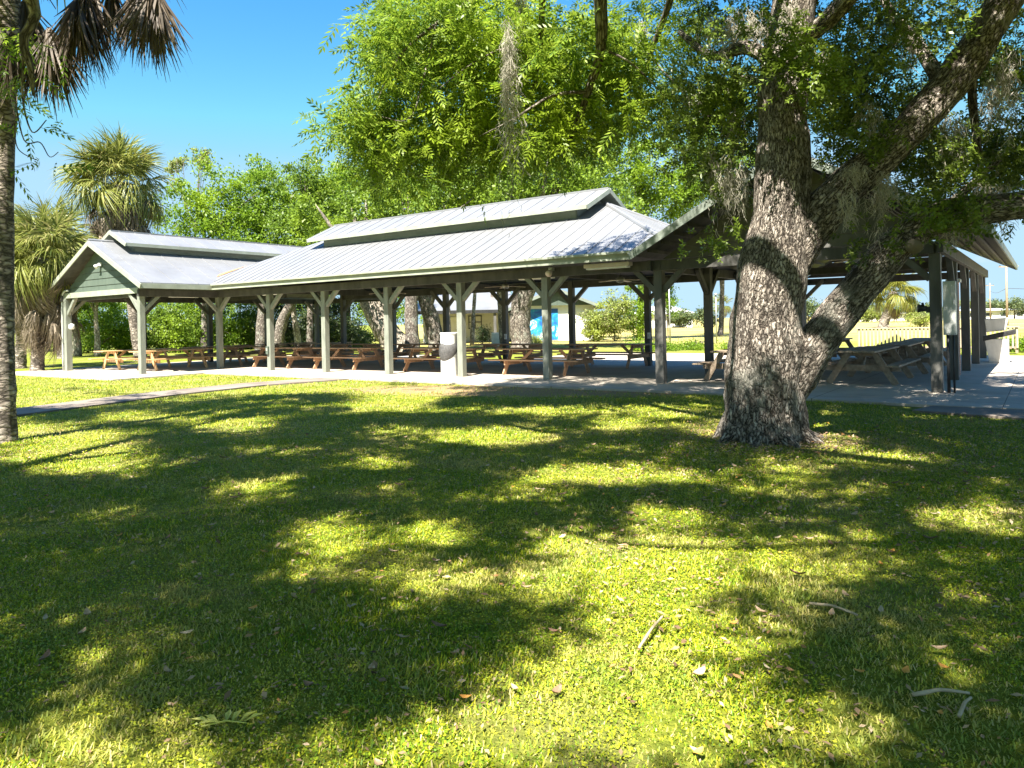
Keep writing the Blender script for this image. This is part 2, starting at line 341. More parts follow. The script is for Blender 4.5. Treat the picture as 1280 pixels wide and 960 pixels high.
def t_compound(pairs=5, L=.3, ll=.095, w=.027):
    T = []
    for i in range(pairs):
        t = (i+1)/(pairs+.3)
        p = np.array([L*t, 0, -.10*t*t])
        for sgn in (-1, 1):
            an = math.radians(58-22*t); d = np.array([math.cos(an), sgn*math.sin(an), -.35-.2*random.random()]); d /= np.linalg.norm(d)
            s = np.cross([0, 0, 1], d); s /= np.linalg.norm(s); l = ll*(1-.35*abs(t-.6))
            T.append(rhomb(p, d, s, l, w))
    T.append(rhomb([L, 0, -.1], np.array([.9, 0, -.43]), np.array([0, 1, 0]), ll, w))
    T.append(np.array([[0, .003, 0], [L, .002, -.10], [L, -.002, -.10], [0, -.003, 0]]))
    return np.array(T)
def t_spray(n=14, L=.22, ll=.06, w=.028):
    T = []
    for i in range(n):
        t = .15+.85*(i/(n-1)); an = i*2.4; d = np.array([.55, math.cos(an)*.75, math.sin(an)*.6]); d /= np.linalg.norm(d)
        s = np.cross([.2, .3, 1], d); s /= np.linalg.norm(s)
        T.append(rhomb([L*t, 0, 0], d, s, ll*random.uniform(.75, 1.2), w*random.uniform(.8, 1.2)))
    T.append(np.array([[0, .003, 0], [L, .002, 0], [L, -.002, 0], [0, -.003, 0]]))
    return np.array(T)
COMP, SPRAY = t_compound(), t_spray()
def leaf_cloud(C, size, aspect=.5, outc=None):
    n = len(C); d = rng.normal(0, 1, (n, 3)); d[:, 2] -= .3
    if outc is not None: d += (C-outc)*.25
    up = np.tile([0, -.35, 1.], (n, 1))
    Rm = rand_rot(n, d, up, .8); sc = size*rng.uniform(.6, 1.3, n)
    T = np.array([rhomb([0, 0, 0], [1, 0, 0], [0, 1, 0], 1, aspect, (0, 0, .06))])
    return inst(T, C, Rm, sc)
def in_ellipsoid(n, c, r, shell=.45):
    v = rng.normal(0, 1, (n, 3)); v /= np.linalg.norm(v, axis=1, keepdims=True)
    return np.array(c)+v*(rng.uniform(0, 1, (n, 1))**shell)*np.array(r)
# ------------------------------------------------------------------ trees
def tree(name, base, lobes, label, cat='tree', group=None, leaf='leaf_mid', bark='grey_bark', nclump=60, per=160, size=.2, spread=.6, trunk=None, rad=.3, limbs=5, aspect=.5, extra=None):
    base = Vector(base); root = thing(name, base, label, cat, group)
    top = Vector(lobes[0][0])
    path, rr = trunk if trunk else ([base, base*.66+Vector((top.x, top.y, base.z+(top.z-base.z)*.45))*.34, Vector((top.x, top.y, top.z))], [rad, rad*.75, rad*.3])
    mb = MB(); mb.tube(path, rr, 14, sub=5, lump=.18, ls=1.5)
    mid = Vector(path[len(path)//2])
    for i in range(limbs):
        c, r = lobes[i % len(lobes)]; e = Vector(c)+Vector((random.uniform(-.7, .7)*r[0], random.uniform(-.7, .7)*r[1], random.uniform(-.3, .5)*r[2]))
        p0 = mid.lerp(Vector(path[-1]), random.uniform(0, .7)); m = p0.lerp(e, .5)+Vector((0, 0, random.uniform(-.3, .5)))
        mb.tube([p0, m, e], [rr[-1]*.9+.02, rr[-1]*.5+.015, .015], 6, sub=4, lump=.1)
    mb.build('trunk', M[bark], root, True, off=base)
    vol = [r[0]*r[1]*r[2] for c, r in lobes]; tot = sum(vol); Q = []
    for (c, r), v in zip(lobes, vol):
        k = max(6, int(nclump*v/tot)); cc = in_ellipsoid(k, c, r)
        P = np.repeat(cc, per, axis=0); sp = spread*rng.uniform(.5, 1.25, (k, 1)).repeat(per, axis=0)
        P = P+rng.normal(0, 1, P.shape)*sp*np.array([.55, .55, .38])
        Q.append(leaf_cloud(P, size, aspect, np.array(c)))
    if extra is not None: Q.append(extra)
    quads('crown', np.concatenate(Q), M[leaf], root, off=base)
    return root
def fan_T(nseg=34, L=1.0, pet=.9, droop=.35, spreadang=250, wid=.017, jit=.12):
    """costapalmate fan leaf along +x, petiole from 0 to pet, loose narrow segments"""
    T = []; th = .012
    T.append(np.array([[0, th, 0], [pet, th*.6, 0], [pet, -th*.6, 0], [0, -th, 0]])); T.append(np.array([[0, 0, th], [pet, 0, th*.6], [pet, 0, -th*.6], [0, 0, -th]]))
    for i in range(nseg):
        an = math.radians(-spreadang/2+spreadang*i/(nseg-1)+random.uniform(-3, 3)); ln = L*(1-.25*abs(i/(nseg-1)-.5)*2)*random.uniform(.8, 1.08)
        cos_, sin_ = math.cos(an), math.sin(an); tl = random.gauss(0, jit); roll = random.uniform(-.9, .9); side = np.array([-sin_*math.cos(roll), cos_*math.cos(roll), math.sin(roll)]); st = np.array([pet+.22*max(cos_, 0), 0, 0]); rows = []
        dr = droop*random.uniform(.7, 1.5)
        for k, t in enumerate((0, .35, .7, 1.)):
            z = -dr*ln*(t**2.4)-.06*abs(sin_)*t+tl*t*ln; wd = (wid*.6, wid, wid*.7, .002)[k]
            pt = st+np.array([cos_, sin_, 0])*ln*t*(1-.3*dr*t*t)+np.array([0, 0, z]); rows.append((pt+side*wd, pt-side*wd))
        for k in range(3): T.append(np.array([rows[k][0], rows[k+1][0], rows[k+1][1], rows[k][1]]))
    return np.array(T)
FANS = [fan_T(38, droop=.3, wid=.022), fan_T(38, droop=.5, wid=.022), fan_T(38, droop=.8, spreadang=220, wid=.022), fan_T(34, droop=.45, jit=.2, wid=.02)]
HANGF = [fan_T(34, 1.0, .8, .06, 60, .015, .13), fan_T(30, .95, .8, .05, 46, .015, .16), fan_T(32, 1.05, .8, .08, 75, .014, .12)]
DEADF = [fan_T(30, .95, .8, .9, 70, .016, .2), fan_T(26, 1.0, .7, .9, 50, .016, .22), fan_T(28, .9, .8, .7, 95, .015, .25)]
def palm(name, base, crown, label, r=.17, green=34, dead=26, size=1.1, group=None, mat='frond', trunk_mid=None, skirt=1.0, deadmat='dead_frond', lo=-35):
    base, crown = Vector(base), Vector(crown); root = thing(name, base, label, 'palm tree', group)
    mb = MB(); mid = trunk_mid or base.lerp(crown, .5)
    mb.tube([base-Vector((0, 0, .1)), base+Vector((0, 0, .25)), mid, crown], [r*1.5, r*1.12, r, r*.95], 20, sub=14, lump=.16, ls=7)
    mb.build('trunk', M['palm_bark'], root, True, off=base)
    Q = []
    for i in range(green):
        el = math.radians(random.uniform(lo, 82)); az = i*2.399+random.uniform(-.3, .3)
        d = np.array([[math.cos(az)*math.cos(el), math.sin(az)*math.cos(el), math.sin(el)]])
        f = FANS[3 if i % 4 == 3 else (0 if el > .6 else (1 if el > 0 else 2))]
        Q.append(inst(f, np.array([crown])+d*.12, rand_rot(1, d, np.array([[0, 0, 1.]]), .25), np.array([size*random.uniform(.85, 1.1)])))
    quads('crown', np.concatenate(Q), M[mat], root, off=base)
    if dead:
        Q = []
        for i in range(dead):
            el = math.radians(random.uniform(-89, -25)); az = i*2.399
            d = np.array([[math.cos(az)*math.cos(el), math.sin(az)*math.cos(el), math.sin(el)]])
            p = np.array([crown])-np.array([0, 0, random.uniform(.0, .9)*skirt])
            Q.append(inst(DEADF[i % 3], p+d*.1, rand_rot(1, d, np.array([[d[0][0], d[0][1], .4]]), .3), np.array([size*random.uniform(.75, 1.05)])))
        quads('dead_fronds', np.concatenate(Q), M[deadmat], root, off=base)
    return root
def moss_strand(p, L, w=.07, n=120):
    """ragged hanging tangle: several wisps of unequal length, thin curly strips"""
    P = np.array(p); Q = []; K = random.randint(4, 7)
    wis = [(rng.normal(0, w), rng.normal(0, w), random.uniform(.3, 1.)**1.3, rng.normal(0, .04), random.uniform(0, 6)) for _ in range(K)]; wis[0] = (0, 0, 1., 0, 0)
    for i in range(n):
        ox, oy, lf, dr, ph = wis[i % K]; t0 = random.random()**.85; ln = random.uniform(.06, .2); jj = w*.35*(1.15-t0); z = L*lf*t0
        x0 = P+np.array([ox*(.4+.6*t0)+dr*z+.02*math.sin(z*9+ph)+rng.normal(0, jj), oy+rng.normal(0, jj), -z])
        d = np.array([rng.normal(0, .5), rng.normal(0, .5), -1.]); d /= np.linalg.norm(d); s = np.cross(d, rng.normal(0, 1, 3)); s /= np.linalg.norm(s); wd = .0035
        m = x0+d*ln*.5+s*rng.normal(0, .025); e = x0+d*ln
        Q.append(np.array([x0+s*wd, m+s*wd, m-s*wd, x0-s*wd])); Q.append(np.array([m+s*wd, e+s*wd*.3, e-s*wd*.3, m-s*wd]))
    return np.array(Q)
#@@SETTING
# ------------------------------------------------------------------ setting
def struct(name, mb, mat, **k):
    o = mb.build(name, mat, **k); o['kind'] = 'structure'; return o
G = -.05
mb = MB()
S = 2500
xs = [-S, -120, -40, -20, -10, 0, 10, 20, 40, 120, S]
V = [(x, y, G) for y in [-S, -40, -10, 0, 10, 20, 40, 80, 200, S] for x in xs]
nx = len(xs); Fs = [(j*nx+i, j*nx+i+1, (j+1)*nx+i+1, (j+1)*nx+i) for j in range(9) for i in range(nx-1)]
mb.add(V, Fs); struct('ground', mb, M['ground'])
A_W, A_E1, A_E2, W_R, DB, SBR = 2.948, .1755, .302, 5.81, 6.20, 3.257
A_IN = -5*A_W-A_E1            # inner corner / right line of the left wing
A_LL = A_IN-5.53              # left line of the left wing
A_RL, A_RR = A_W+A_E2, A_W+A_E2+W_R
slab = [(-22.4, -4.9), (-13.2, -4.9), (-13.2, -1.75), (4.2, -1.75), (9.5, -2.35), (26, -2.35), (26, 14.8), (-7, 14.8), (-7, 8.4), (-13, 8.4), (-13, 11), (-22.4, 11)]
mb = MB(); mb.prism([tuple(AB(a, b).xy) for a, b in slab], -.3, 0)
struct('paved_floor', mb, M['concrete'])
def strip(name, pts, w, z, mat):
    mb = MB(); P = [Vector(p) for p in pts]; L, Rr = [], []
    for i, p in enumerate(P):
        d = (P[min(i+1, len(P)-1)]-P[max(i-1, 0)]).normalized(); n = Vector((-d.y, d.x)); L.append(p+n*w/2); Rr.append(p-n*w/2)
    mb.prism([tuple(q) for q in L]+[tuple(q) for q in Rr[::-1]], -.3, z); return struct(name, mb, mat)
PATH = [(-5.2, 22.3), (-7.2, 20.6), (-8.6, 18.2), (-9.3, 16.2), (-10.3, 13.6), (-12, 11), (-15, 9)]
strip('footpath', PATH, 1.25, -.012, M['path'])
SIDE = [tuple(AB(9.2, -2.4).xy), tuple(AB(12, -3.1).xy), tuple(AB(17, -4.2).xy), tuple(AB(26, -6).xy)]
strip('sidewalk', SIDE, 1.5, -.012, M['path'])
#@@PAVILION
# ------------------------------------------------------------------ pavilion
pav = thing('park_pavilion', AB(0, 0, 0), 'long open timber pavilion with grey metal roofs, cupolas and sage green posts', 'pavilion', None, -YAW)
ZE = 2.96
def post(a, b, kind='green', braces=('a+', 'a-'), w=.19, zt=2.95):
    mb = MB(); mb.box((a, b, zt/2), (w, w, zt)); m = M['green_post'] if kind == 'green' else M['dark_post']
    p = mb.build('post', m, pav, bev=.008)
    for br in braces:
        dx, dy = {'a+': (1, 0), 'a-': (-1, 0), 'b+': (0, 1), 'b-': (0, -1)}[br]
        k = MB(); k.bar((a+dx*(w/2-.01), b+dy*(w/2-.01), 2.22), (a+dx*.76, b+dy*.76, 2.88), .12 if dx else .12, .13)
        k.build('brace', m, p, bev=.006)
for i in range(5): post(-i*A_W, 0)
post(A_IN, 0, 'green', ('a+', 'b-'))
post(A_RL, 0, 'dark', ('a+', 'a-'), .21)
post(A_IN, -3.02, 'green', ('a-', 'b+'))
post(A_LL, -3.02, 'green', ('a+', 'b+'), .22)
for b in (0, 3.1, 6.2, 9.3): post(A_LL, b, 'dark', ('b+', 'b-'))
post(A_IN, 9.3, 'dark', ('b-', 'a-'))
for i in range(5): post(-i*A_W, DB, 'dark')
post(A_IN, DB, 'dark', ('a+', 'b+'))
for k in range(5): post(A_RR, k*SBR, 'dark', ('b+', 'b-') if k else ('b+', 'a-'), .2)
for b in (3.16, DB, 9.77, 13.03): post(A_RL, b, 'dark', ('b+', 'b-') if b < 13 else ('b-', 'a+'), .2)
# beams
def beam(p, q, mat='dark_wood', w=.1, h=.24, zc=2.83):
    mb = MB(); mb.bar((*p, zc), (*q, zc), w, h); mb.build('beam', M[mat], pav, bev=.006)
beam((A_IN, -.12), (A_RL+.1, -.12), 'dark_wood'); beam((A_IN-.1, DB), (A_RL+.1, DB))
beam((A_RL, -.1), (A_RR, -.1)); beam((A_RL-.13, -.3), (A_RL-.13, 13.2)); beam((A_RR+.13, -.3), (A_RR+.13, 13.2)); beam((A_RL, 13.15), (A_RR, 13.15))
beam((A_IN+.13, -3.2), (A_IN+.13, 0)); beam((A_LL-.13, -3.2), (A_LL-.13, 9.5)); beam((A_LL, -2.9), (A_IN, -2.9)); beam((A_LL, 9.4), (A_IN, 9.4)); beam((A_IN+.13, DB), (A_IN+.13, 9.5))
for a in (-2*A_W, -4*A_W, 0): beam((a, 0), (a, DB), zc=2.85, h=.2)
beam((A_RL, 6.5), (A_RR, 6.5), zc=2.86, h=.2); beam((A_LL, 3.1), (A_IN, 3.1), zc=2.86, h=.2)
PC, PR, PL = .48, .53, .48
EF = .79
LW0, LW1 = A_LL-.81, A_IN+.81; LRID = (LW0+LW1)/2
RW0, RW1 = A_RL-.31, A_RR+.95; RRID = (RW0+RW1)/2
ZB = ZE+.17       # underside of metal at the eave
HR = .17+3.9; CR0, CR1 = -11.9, .17; BR = DB/2; HWc = BR+EF
zc_front = lambda a, b: ZB+PC*(b+EF)
zc_back = lambda a, b: ZB+PC*(DB+EF-b)
zc_hipR = lambda a, b: ZB+PC*(CR1+HWc-a)
zc_hipL = lambda a, b: ZB+PC*(a-(CR0-HWc))
zl_r = lambda a, b: ZB+PL*(LW1-a)
zl_l = lambda a, b: ZB+PL*(a-LW0)
zr_l = lambda a, b: ZB+PR*(a-RW0)
zr_r = lambda a, b: ZB+PR*(RW1-a)
def roofpart(name, planes, ribs, parent=pav):
    """planes: (polygon, z function, slope axis). metal sheet with standing seams, boarded underside as a sub-part"""
    mb = MB(); dk = MB()
    for poly, zf, ax in planes:
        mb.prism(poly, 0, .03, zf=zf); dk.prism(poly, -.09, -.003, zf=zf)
        if ribs:
            i0 = 0 if ax == 'b' else 1      # ribs run along ax, spaced along the other axis
            lo = min(p[i0] for p in poly); hi = max(p[i0] for p in poly); x = lo+ribs*.5
            while x < hi:
                ys = []
                for (p, q) in zip(poly, poly[1:]+poly[:1]):
                    if (p[i0]-x)*(q[i0]-x) < 0:
                        t = (x-p[i0])/(q[i0]-p[i0]); ys.append(p[1-i0]+t*(q[1-i0]-p[1-i0]))
                if len(ys) >= 2:
                    y0, y1 = min(ys)+.01, max(ys)-.01
                    if y1-y0 > .15:
                        A = (x, y0) if i0 == 0 else (y0, x); B = (x, y1) if i0 == 0 else (y1, x)
                        mb.bar((*A, zf(*A)+.036), (*B, zf(*B)+.03), .022, .026)
                x += ribs
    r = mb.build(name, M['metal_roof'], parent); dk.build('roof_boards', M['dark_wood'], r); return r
av = RW0+(HWc+CR1-RW0)*PC/(PC+PR)      # where the right hip meets the right wing's slope
avl = LW1-(LW1-(CR0-HWc))*PL/(PC+PL)
bv = -EF+PR/PC*(av-RW0); bvl = -EF+(LW1-avl)*PL/PC
front = [(LW1, -EF), (RW0, -EF), (av, bv), (CR1, BR), (CR0, BR), (avl, bvl)]
back = [(x, DB-y) for x, y in front][::-1]
hipR = [(CR1, BR), (av, bv), (av, DB-bv)]; hipL = [(CR0, BR), (avl, DB-bvl), (avl, bvl)]
roof_c = roofpart('roof', [(front, zc_front, 'b'), (back, zc_back, 'b'), (hipR, zc_hipR, 'a'), (hipL, zc_hipL, 'a')], .42)
LB0, LB1 = -3.46, 9.95
roof_l = roofpart('roof', [([(LRID, LB0), (LW1, LB0), (LW1, LB1), (LRID, LB1)], zl_r, 'a'), ([(LW0, LB0), (LRID, LB0), (LRID, LB1), (LW0, LB1)], zl_l, 'a')], .85)
RB0, RB1 = -.86, 13.9
roof_r = roofpart('roof', [([(RRID, RB0), (RW1, RB0), (RW1, RB1), (RRID, RB1)], zr_r, 'a'), ([(RW0, RB0), (RRID, RB0), (RRID, RB1), (RW0, RB1)], zr_l, 'a')], .6)
# ridge caps, fascias
def fascia(roof, p, q, zp, zq, m='green_trim', w=.035, h=.17, zo=-.088):
    mb = MB(); mb.bar((*p, zp+zo), (*q, zq+zo), w, h); return mb.build('fascia', M[m], roof, bev=.004)
fascia(roof_c, (LW1+.03, -EF-.02), (RW0, -EF-.02), ZB, ZB); fascia(roof_c, (LW1, DB+EF+.02), (RW0, DB+EF+.02), ZB, ZB)
gut = MB(); gut.bar((LW1+.05, -EF-.07, ZB+.005), (RW0-.02, -EF-.07, ZB+.005), .07, .06); gut.build('gutter', M['green_trim'], roof_c, bev=.006)
fascia(roof_l, (LW1+.02, LB0), (LW1+.02, -EF), ZB, ZB); fascia(roof_l, (LW0-.02, LB0), (LW0-.02, LB1), ZB, ZB)
zl, zr = zl_r(LRID, 0), zr_r(RRID, 0)
for b in (LB0-.02, LB1+.02):
    fascia(roof_l, (LW1+.04, b), (LRID, b), ZB-.02, zl); fascia(roof_l, (LW0-.04, b), (LRID, b), ZB-.02, zl)
for b in (RB0-.02, RB1+.02):
    fascia(roof_r, (RW1+.04, b), (RRID, b), ZB-.02, zr, 'grey_wall'); fascia(roof_r, (RW0-.04, b), (RRID, b), ZB-.02, zr, 'grey_wall')
fascia(roof_r, (RW1+.02, RB0), (RW1+.02, RB1), ZB, ZB, 'grey_wall')
def cap(roof, p, q):
    mb = MB(); mb.tube([p, q], [.07, .07], 8); mb.build('ridge_cap', M['metal_roof'], roof)
cap(roof_l, (LRID, LB0, zl+.02), (LRID, LB1, zl+.02)); cap(roof_r, (RRID, RB0, zr+.02), (RRID, RB1, zr+.02))
cap(roof_c, (CR1, BR, zc_front(0, BR)+.02), (av, bv, zc_front(0, bv)+.03)); cap(roof_c, (CR1, BR, zc_front(0, BR)+.02), (av, DB-bv, zc_front(0, bv)+.03))
# rust in the valley
ru = MB(); P0, P1 = (avl-.25, bvl+.01), (avl+.5, bvl+.52)
ru.add([(avl-.3, bvl-.42, zc_front(avl, bvl-.42)+.05), (avl+.1, bvl-.22, zc_front(avl, bvl-.22)+.05), (avl+.75, bvl+.72, zc_front(avl, bvl+.72)+.06), (avl+.25, bvl+.35, zc_front(avl, bvl+.35)+.06), (avl-.1, bvl+.03, zc_front(avl, bvl+.03)+.06)], [(0, 1, 2, 3, 4)]); ru.build('rust_flashing', M['rust'], roof_c)
# cupolas
def cupola(roof, axis, c0, e0, e1, wall0, wall1, half, wallhalf, zeave, slope, zlow):
    """axis 'a': ridge along a at b=c0. e0..e1 roof ends, wall0..1 wall ends"""
    S = (lambda u, v: (u, v)) if axis == 'a' else (lambda u, v: (v, u))
    zf = lambda sgn: (lambda a, b: zeave+slope*(half-abs((b if axis == 'a' else a)-c0)))
    mb = MB(); dk = MB()
    for sgn in (-1, 1):
        poly = [S(e0, c0), S(e1, c0), S(e1, c0+sgn*half), S(e0, c0+sgn*half)]
        if (sgn > 0) == (axis == 'a'): poly = poly[::-1]
        mb.prism(poly, .0, .03, zf=zf(sgn)); dk.prism(poly, -.07, -.003, zf=zf(sgn))
        x = e0+.3
        while x < e1:
            A, B = S(x, c0+sgn*.02), S(x, c0+sgn*half); mb.bar((*A, zf(1)(*A)+.036), (*B, zf(1)(*B)+.03), .022, .026); x += .6
    zt = zeave+slope*half
    mb.bar((*S(e0, c0), zt+.03), (*S(e1, c0), zt+.03), .14, .05)
    mb.build('cupola_roof', M['metal_roof'], roof); dk.build('cupola_soffit', M['grey_wall'], roof)
    w = MB()
    for sgn in (-1, 1):
        A, B = S(wall0, c0+sgn*wallhalf), S(wall1, c0+sgn*wallhalf); zw = zeave+slope*(half-wallhalf-.025)-.012; w.bar((*A, (zlow+zw)/2), (*B, (zlow+zw)/2), .05, zw-zlow)
        for k in range(1, 5):
            z = zlow+(zeave-zlow)*k/4.2; A, B = S(wall0, c0+sgn*(wallhalf+.03)), S(wall1, c0+sgn*(wallhalf+.03)); w.bar((*A, z), (*B, z), .014, .02)
    for u in (wall0, wall1):
        pts = [S(u, c0-wallhalf), S(u, c0+wallhalf)]
        zs = zeave+slope*(half-wallhalf)-.01
        V = []
        for du in (-.03, .03):
            V += [(*S(u+du, c0-wallhalf), zlow), (*S(u+du, c0+wallhalf), zlow), (*S(u+du, c0+wallhalf), zs), (*S(u+du, c0), zt-.08), (*S(u+du, c0-wallhalf), zs)]
        w.add(V, [(0, 1, 2, 3, 4), (9, 8, 7, 6, 5)]+[(i, i+5, (i+1) % 5+5, (i+1) % 5) for i in range(5)])
    w.build('cupola_wall', M['grey_wall'], roof)
    for sgn in (-1, 1):
        A, B = S(e0, c0+sgn*(half+.02)), S(e1, c0+sgn*(half+.02)); m_ = MB(); m_.bar((*A, zeave-.03), (*B, zeave-.03), .03, .12); m_.build('cupola_fascia', M['green_trim'], roof)
        for u in (e0-.02, e1+.02):
            A, B = S(u, c0), S(u, c0+sgn*(half+.03)); m_ = MB(); m_.bar((*A, zt-.035), (*B, zeave-.05), .03, .13); m_.build('cupola_fascia', M['green_trim'], roof)
cupola(roof_c, 'a', BR, -11.78, .30, -11.25, -.25, 1.36, 1.02, 4.80, .47, 4.1)
cupola(roof_l, 'b', LRID, -2.68, 8.9, -2.2, 8.4, 1.15, .82, 4.72, .47, 4.0)
# gable panels
def gable(a0, a1, b, z0, zf, mat, ridge, zr_):
    mb = MB(); n = 7; zt = zr_-.12
    k0 = zf(a1, 0); m_ = []
    wl = a1-a0; hgt = zt-z0
    for i in range(n):
        t0, t1 = i/n, (i+1)/n; z_0, z_1 = z0+hgt*t0, z0+hgt*t1-.012
        x0, x1 = a0+(ridge-a0)*t0, a1-(a1-ridge)*t0; y0, y1 = a0+(ridge-a0)*t1, a1-(a1-ridge)*t1
        d = .018
        V = [(x0, b-.025-d, z_0), (x1, b-.025-d, z_0), (y1, b-.025, z_1), (y0, b-.025, z_1), (x0, b+.025, z_0), (x1, b+.025, z_0), (y1, b+.025, z_1), (y0, b+.025, z_1)]
        mb.add(V, [(0, 1, 2, 3), (5, 4, 7, 6), (1, 5, 6, 2), (4, 0, 3, 7), (3, 2, 6, 7), (4, 5, 1, 0)])
    mb.build('gable_panel', M[mat], pav)
gable(A_LL-.1, A_IN+.1, -3.02, 2.98, zl_r, 'green_panel', LRID, zl)
gable(A_RL+.1, A_RR+.1, .02, 2.98, zr_r, 'dark_post', RRID, zr)
gable(A_RL+.1, A_RR+.1, 13.05, 2.98, zr_r, 'dark_wood', RRID, zr)
mb = MB(); mb.bar((A_LL, -3.1, 2.93), (A_IN, -3.1, 2.93), .05, .2); mb.build('gable_board', M['green_trim'], pav)
# purlins under the right wing roof
mb = MB(); x = .3
while x < 3.3:
    for a, zf in ((RW0+x, zr_l), (RW1-x, zr_r)):
        mb.bar((a, RB0+.3, zf(a, 0)-.13), (a, RB1-.3, zf(a, 0)-.13), .05, .08)
    x += .33
mb.build('roof_framing', M['dark_wood'], pav)
# conduit on the left corner post, gable lamp
mb = MB(); mb.tube([(A_LL-.17, -3.14, 0), (A_LL-.17, -3.14, 2.6), (A_LL-.12, -3.14, 2.95), (A_LL+.1, -3.16, 3.1), (A_LL+.45, -3.18, 3.12)], [.035]*5, 10, sub=4); mb.build('conduit', M['box_grey'], pav, True)
def local_thing(name, a, b, z, label, cat, group=None, rz=0): return thing(name, AB(a, b, z), label, cat, group, -YAW+rz)
fl = local_thing('flood_light', LRID+.05, -3.06, 3.95, 'white flood light under the peak of the green gable', 'light')
mb = MB(); mb.box((0, -.03, .05), (.16, .05, .12)); mb.build('bracket', M['white_paint'], fl)
mb = MB(); mb.tube([(0, -.06, .03), (.0, -.2, -.06)], [.05, .085], 14); mb.build('lamp_head', M['white_paint'], fl, True)
fl = local_thing('flood_light', .35, -.3, 2.86, 'round flood light beside a brace under the eave', 'light')
mb = MB(); mb.box((0, .03, .04), (.1, .14, .08)); mb.build('bracket', M['box_grey'], fl)
mb = MB(); mb.tube([(0, -.02, -.02), (.03, -.16, -.09)], [.05, .09], 14); mb.build('lamp_head', M['light_box'], fl, True)
#@@FURNITURE
# ------------------------------------------------------------------ lights and fans under the roof
def tubelight(a, b, z, rz, label):
    t = local_thing('light_fixture', a, b, z, label, 'light', 'strip lights under the pavilion roof', rz)
    mb = MB(); mb.box((0, 0, .05), (1.25, .22, .1)); mb.build('housing', M['light_box'], t, bev=.02)
    mb = MB(); mb.box((0, 0, -.02), (1.15, .16, .04)); mb.build('diffuser', M['white_paint'], t, bev=.015)
    mb = MB()
    for x in (-.5, .5): mb.bar((x, 0, .1), (x, 0, .42), .02, .02, up=(0, 1, 0))
    mb.build('hanger', M['black'], t)
tubelight(2.1, -.45, 2.84, 0, 'beige strip light under the eave beside the dark corner post')
tubelight(-.9, .9, 2.78, 0, 'strip light behind the beam above the table nearest the mural')
tubelight(-6.3, .6, 2.82, 0, 'strip light under the long roof left of the white trash bin')
tubelight(-15.8, -.9, 2.78, R(90), 'strip light inside the green gabled wing')
tubelight(-12.7, .7, 2.78, 0, 'strip light by the inner corner of the two wings')
tubelight(6.0, 1.2, 2.95, R(90), 'strip light high under the roof behind the oak trunk')
def fan(a, b, z, label):
    t = local_thing('ceiling_fan', a, b, z, label, 'ceiling fan', 'ceiling fans in the pavilion', random.random())
    mb = MB(); mb.tube([(0, 0, .1), (0, 0, 1.2)], [.015, .015], 8); mb.build('rod', M['black'], t)
    mb = MB(); mb.lathe([(.05, -.08), (.12, -.05), (.13, .05), (.06, .1)], seg=16); mb.build('motor', M['steel'], t, True)
    for k in range(4):
        mb = MB(); d = Vector((math.cos(k*PI2), math.sin(k*PI2), 0)); mb.bar(d*.12, d*.68+Vector((0, 0, -.03)), .13, .012); mb.build('blade', M['light_box'], t)
PI2 = math.pi/2
fan(.6, 3.1, 2.72, 'ceiling fan between the dark posts before the open field')
fan(-3.6, 3.1, 2.72, 'ceiling fan above the tables behind the white trash bin')
fan(-9.0, 3.1, 2.72, 'ceiling fan deep in the long wing left of centre')
fan(7.2, 2.2, 2.85, 'ceiling fan seen past the low leaning oak limb')
# ------------------------------------------------------------------ picnic tables
TL = 3.05
def make_table(wood, loc, rz, label, grp):
    t = thing('picnic_table', loc, label, 'picnic table', grp, rz)
    mb = MB()
    for i in range(5): mb.box((0, -.3+i*.15, .735), (TL, .138, .04))
    mb.build('tabletop', M[wood], t, bev=.006)
    for s in (-1, 1):
        mb = MB()
        for k in (0, 1): mb.box((0, s*(.62+k*.145), .435), (TL, .135, .04))
        mb.build('bench', M[wood], t, bev=.006)
    for x in (-1.02, 1.02):
        for s in (-1, 1):
            mb = MB(); d = .02*s
            mb.bar((x+d, s*.70, 0.0), (x+d, s*.26, .714), .04, .14, up=(0, 1, 0)); o = mb.build('leg', M[wood], t, bev=.004)
        mb = MB(); mb.bar((x+.062, -.78, .36), (x+.062, .78, .36), .04, .14); mb.build('bench_support', M[wood], t, bev=.004)
        mb = MB(); mb.bar((x+.062, -.36, .67), (x+.062, .36, .67), .04, .09); mb.build('top_support', M[wood], t, bev=.004)
        sg = 1 if x < 0 else -1
        mb = MB(); mb.bar((x+sg*.1, 0, .33), (x+sg*.55, 0, .71), .04, .09); mb.build('diagonal_brace', M[wood], t, bev=.004)
    return t
def place(proto, a, b, rz, label, jit=.03):
    c = copy_tree(proto) if proto.get('used') else proto
    proto['used'] = 1; c['used'] = 1
    c.location = AB(a+random.uniform(-jit, jit), b+random.uniform(-jit, jit)); c.rotation_euler = (0, 0, -YAW+rz+random.uniform(-.02, .02)); c['label'] = label
    return c
tb = make_table('brown_wood', (0, 0, 0), 0, '', 'picnic tables under the long roof')
for a, b, l in [(-1.16, 1.72, 'brown picnic table behind the front post nearest the mural wall'), (-5.2, 1.72, 'brown picnic table directly left of the white trash bin'),
                (-9.6, 1.72, 'brown picnic table second from the inner corner in the front row'), (-13.2, 1.72, 'brown picnic table nearest the inner corner in the front row'),
                (-1.05, 5.35, 'dark shaded picnic table in the back row before the yellow shrubs'), (-5.0, 5.35, 'dark shaded picnic table in the back row before the huge trunk'),
                (-9.3, 5.35, 'dark shaded picnic table in the back row before the two leaning trunks'), (-13.2, 5.35, 'dark shaded picnic table in the back row deepest in the long wing')]:
    place(tb, a, b, 0, l)
to = make_table('orange_wood', (0, 0, 0), 0, '', 'picnic tables under the green gable')
place(to, -19.1, -1.0, PI2, 'pale orange pine picnic table nearest the white conduit pipe')
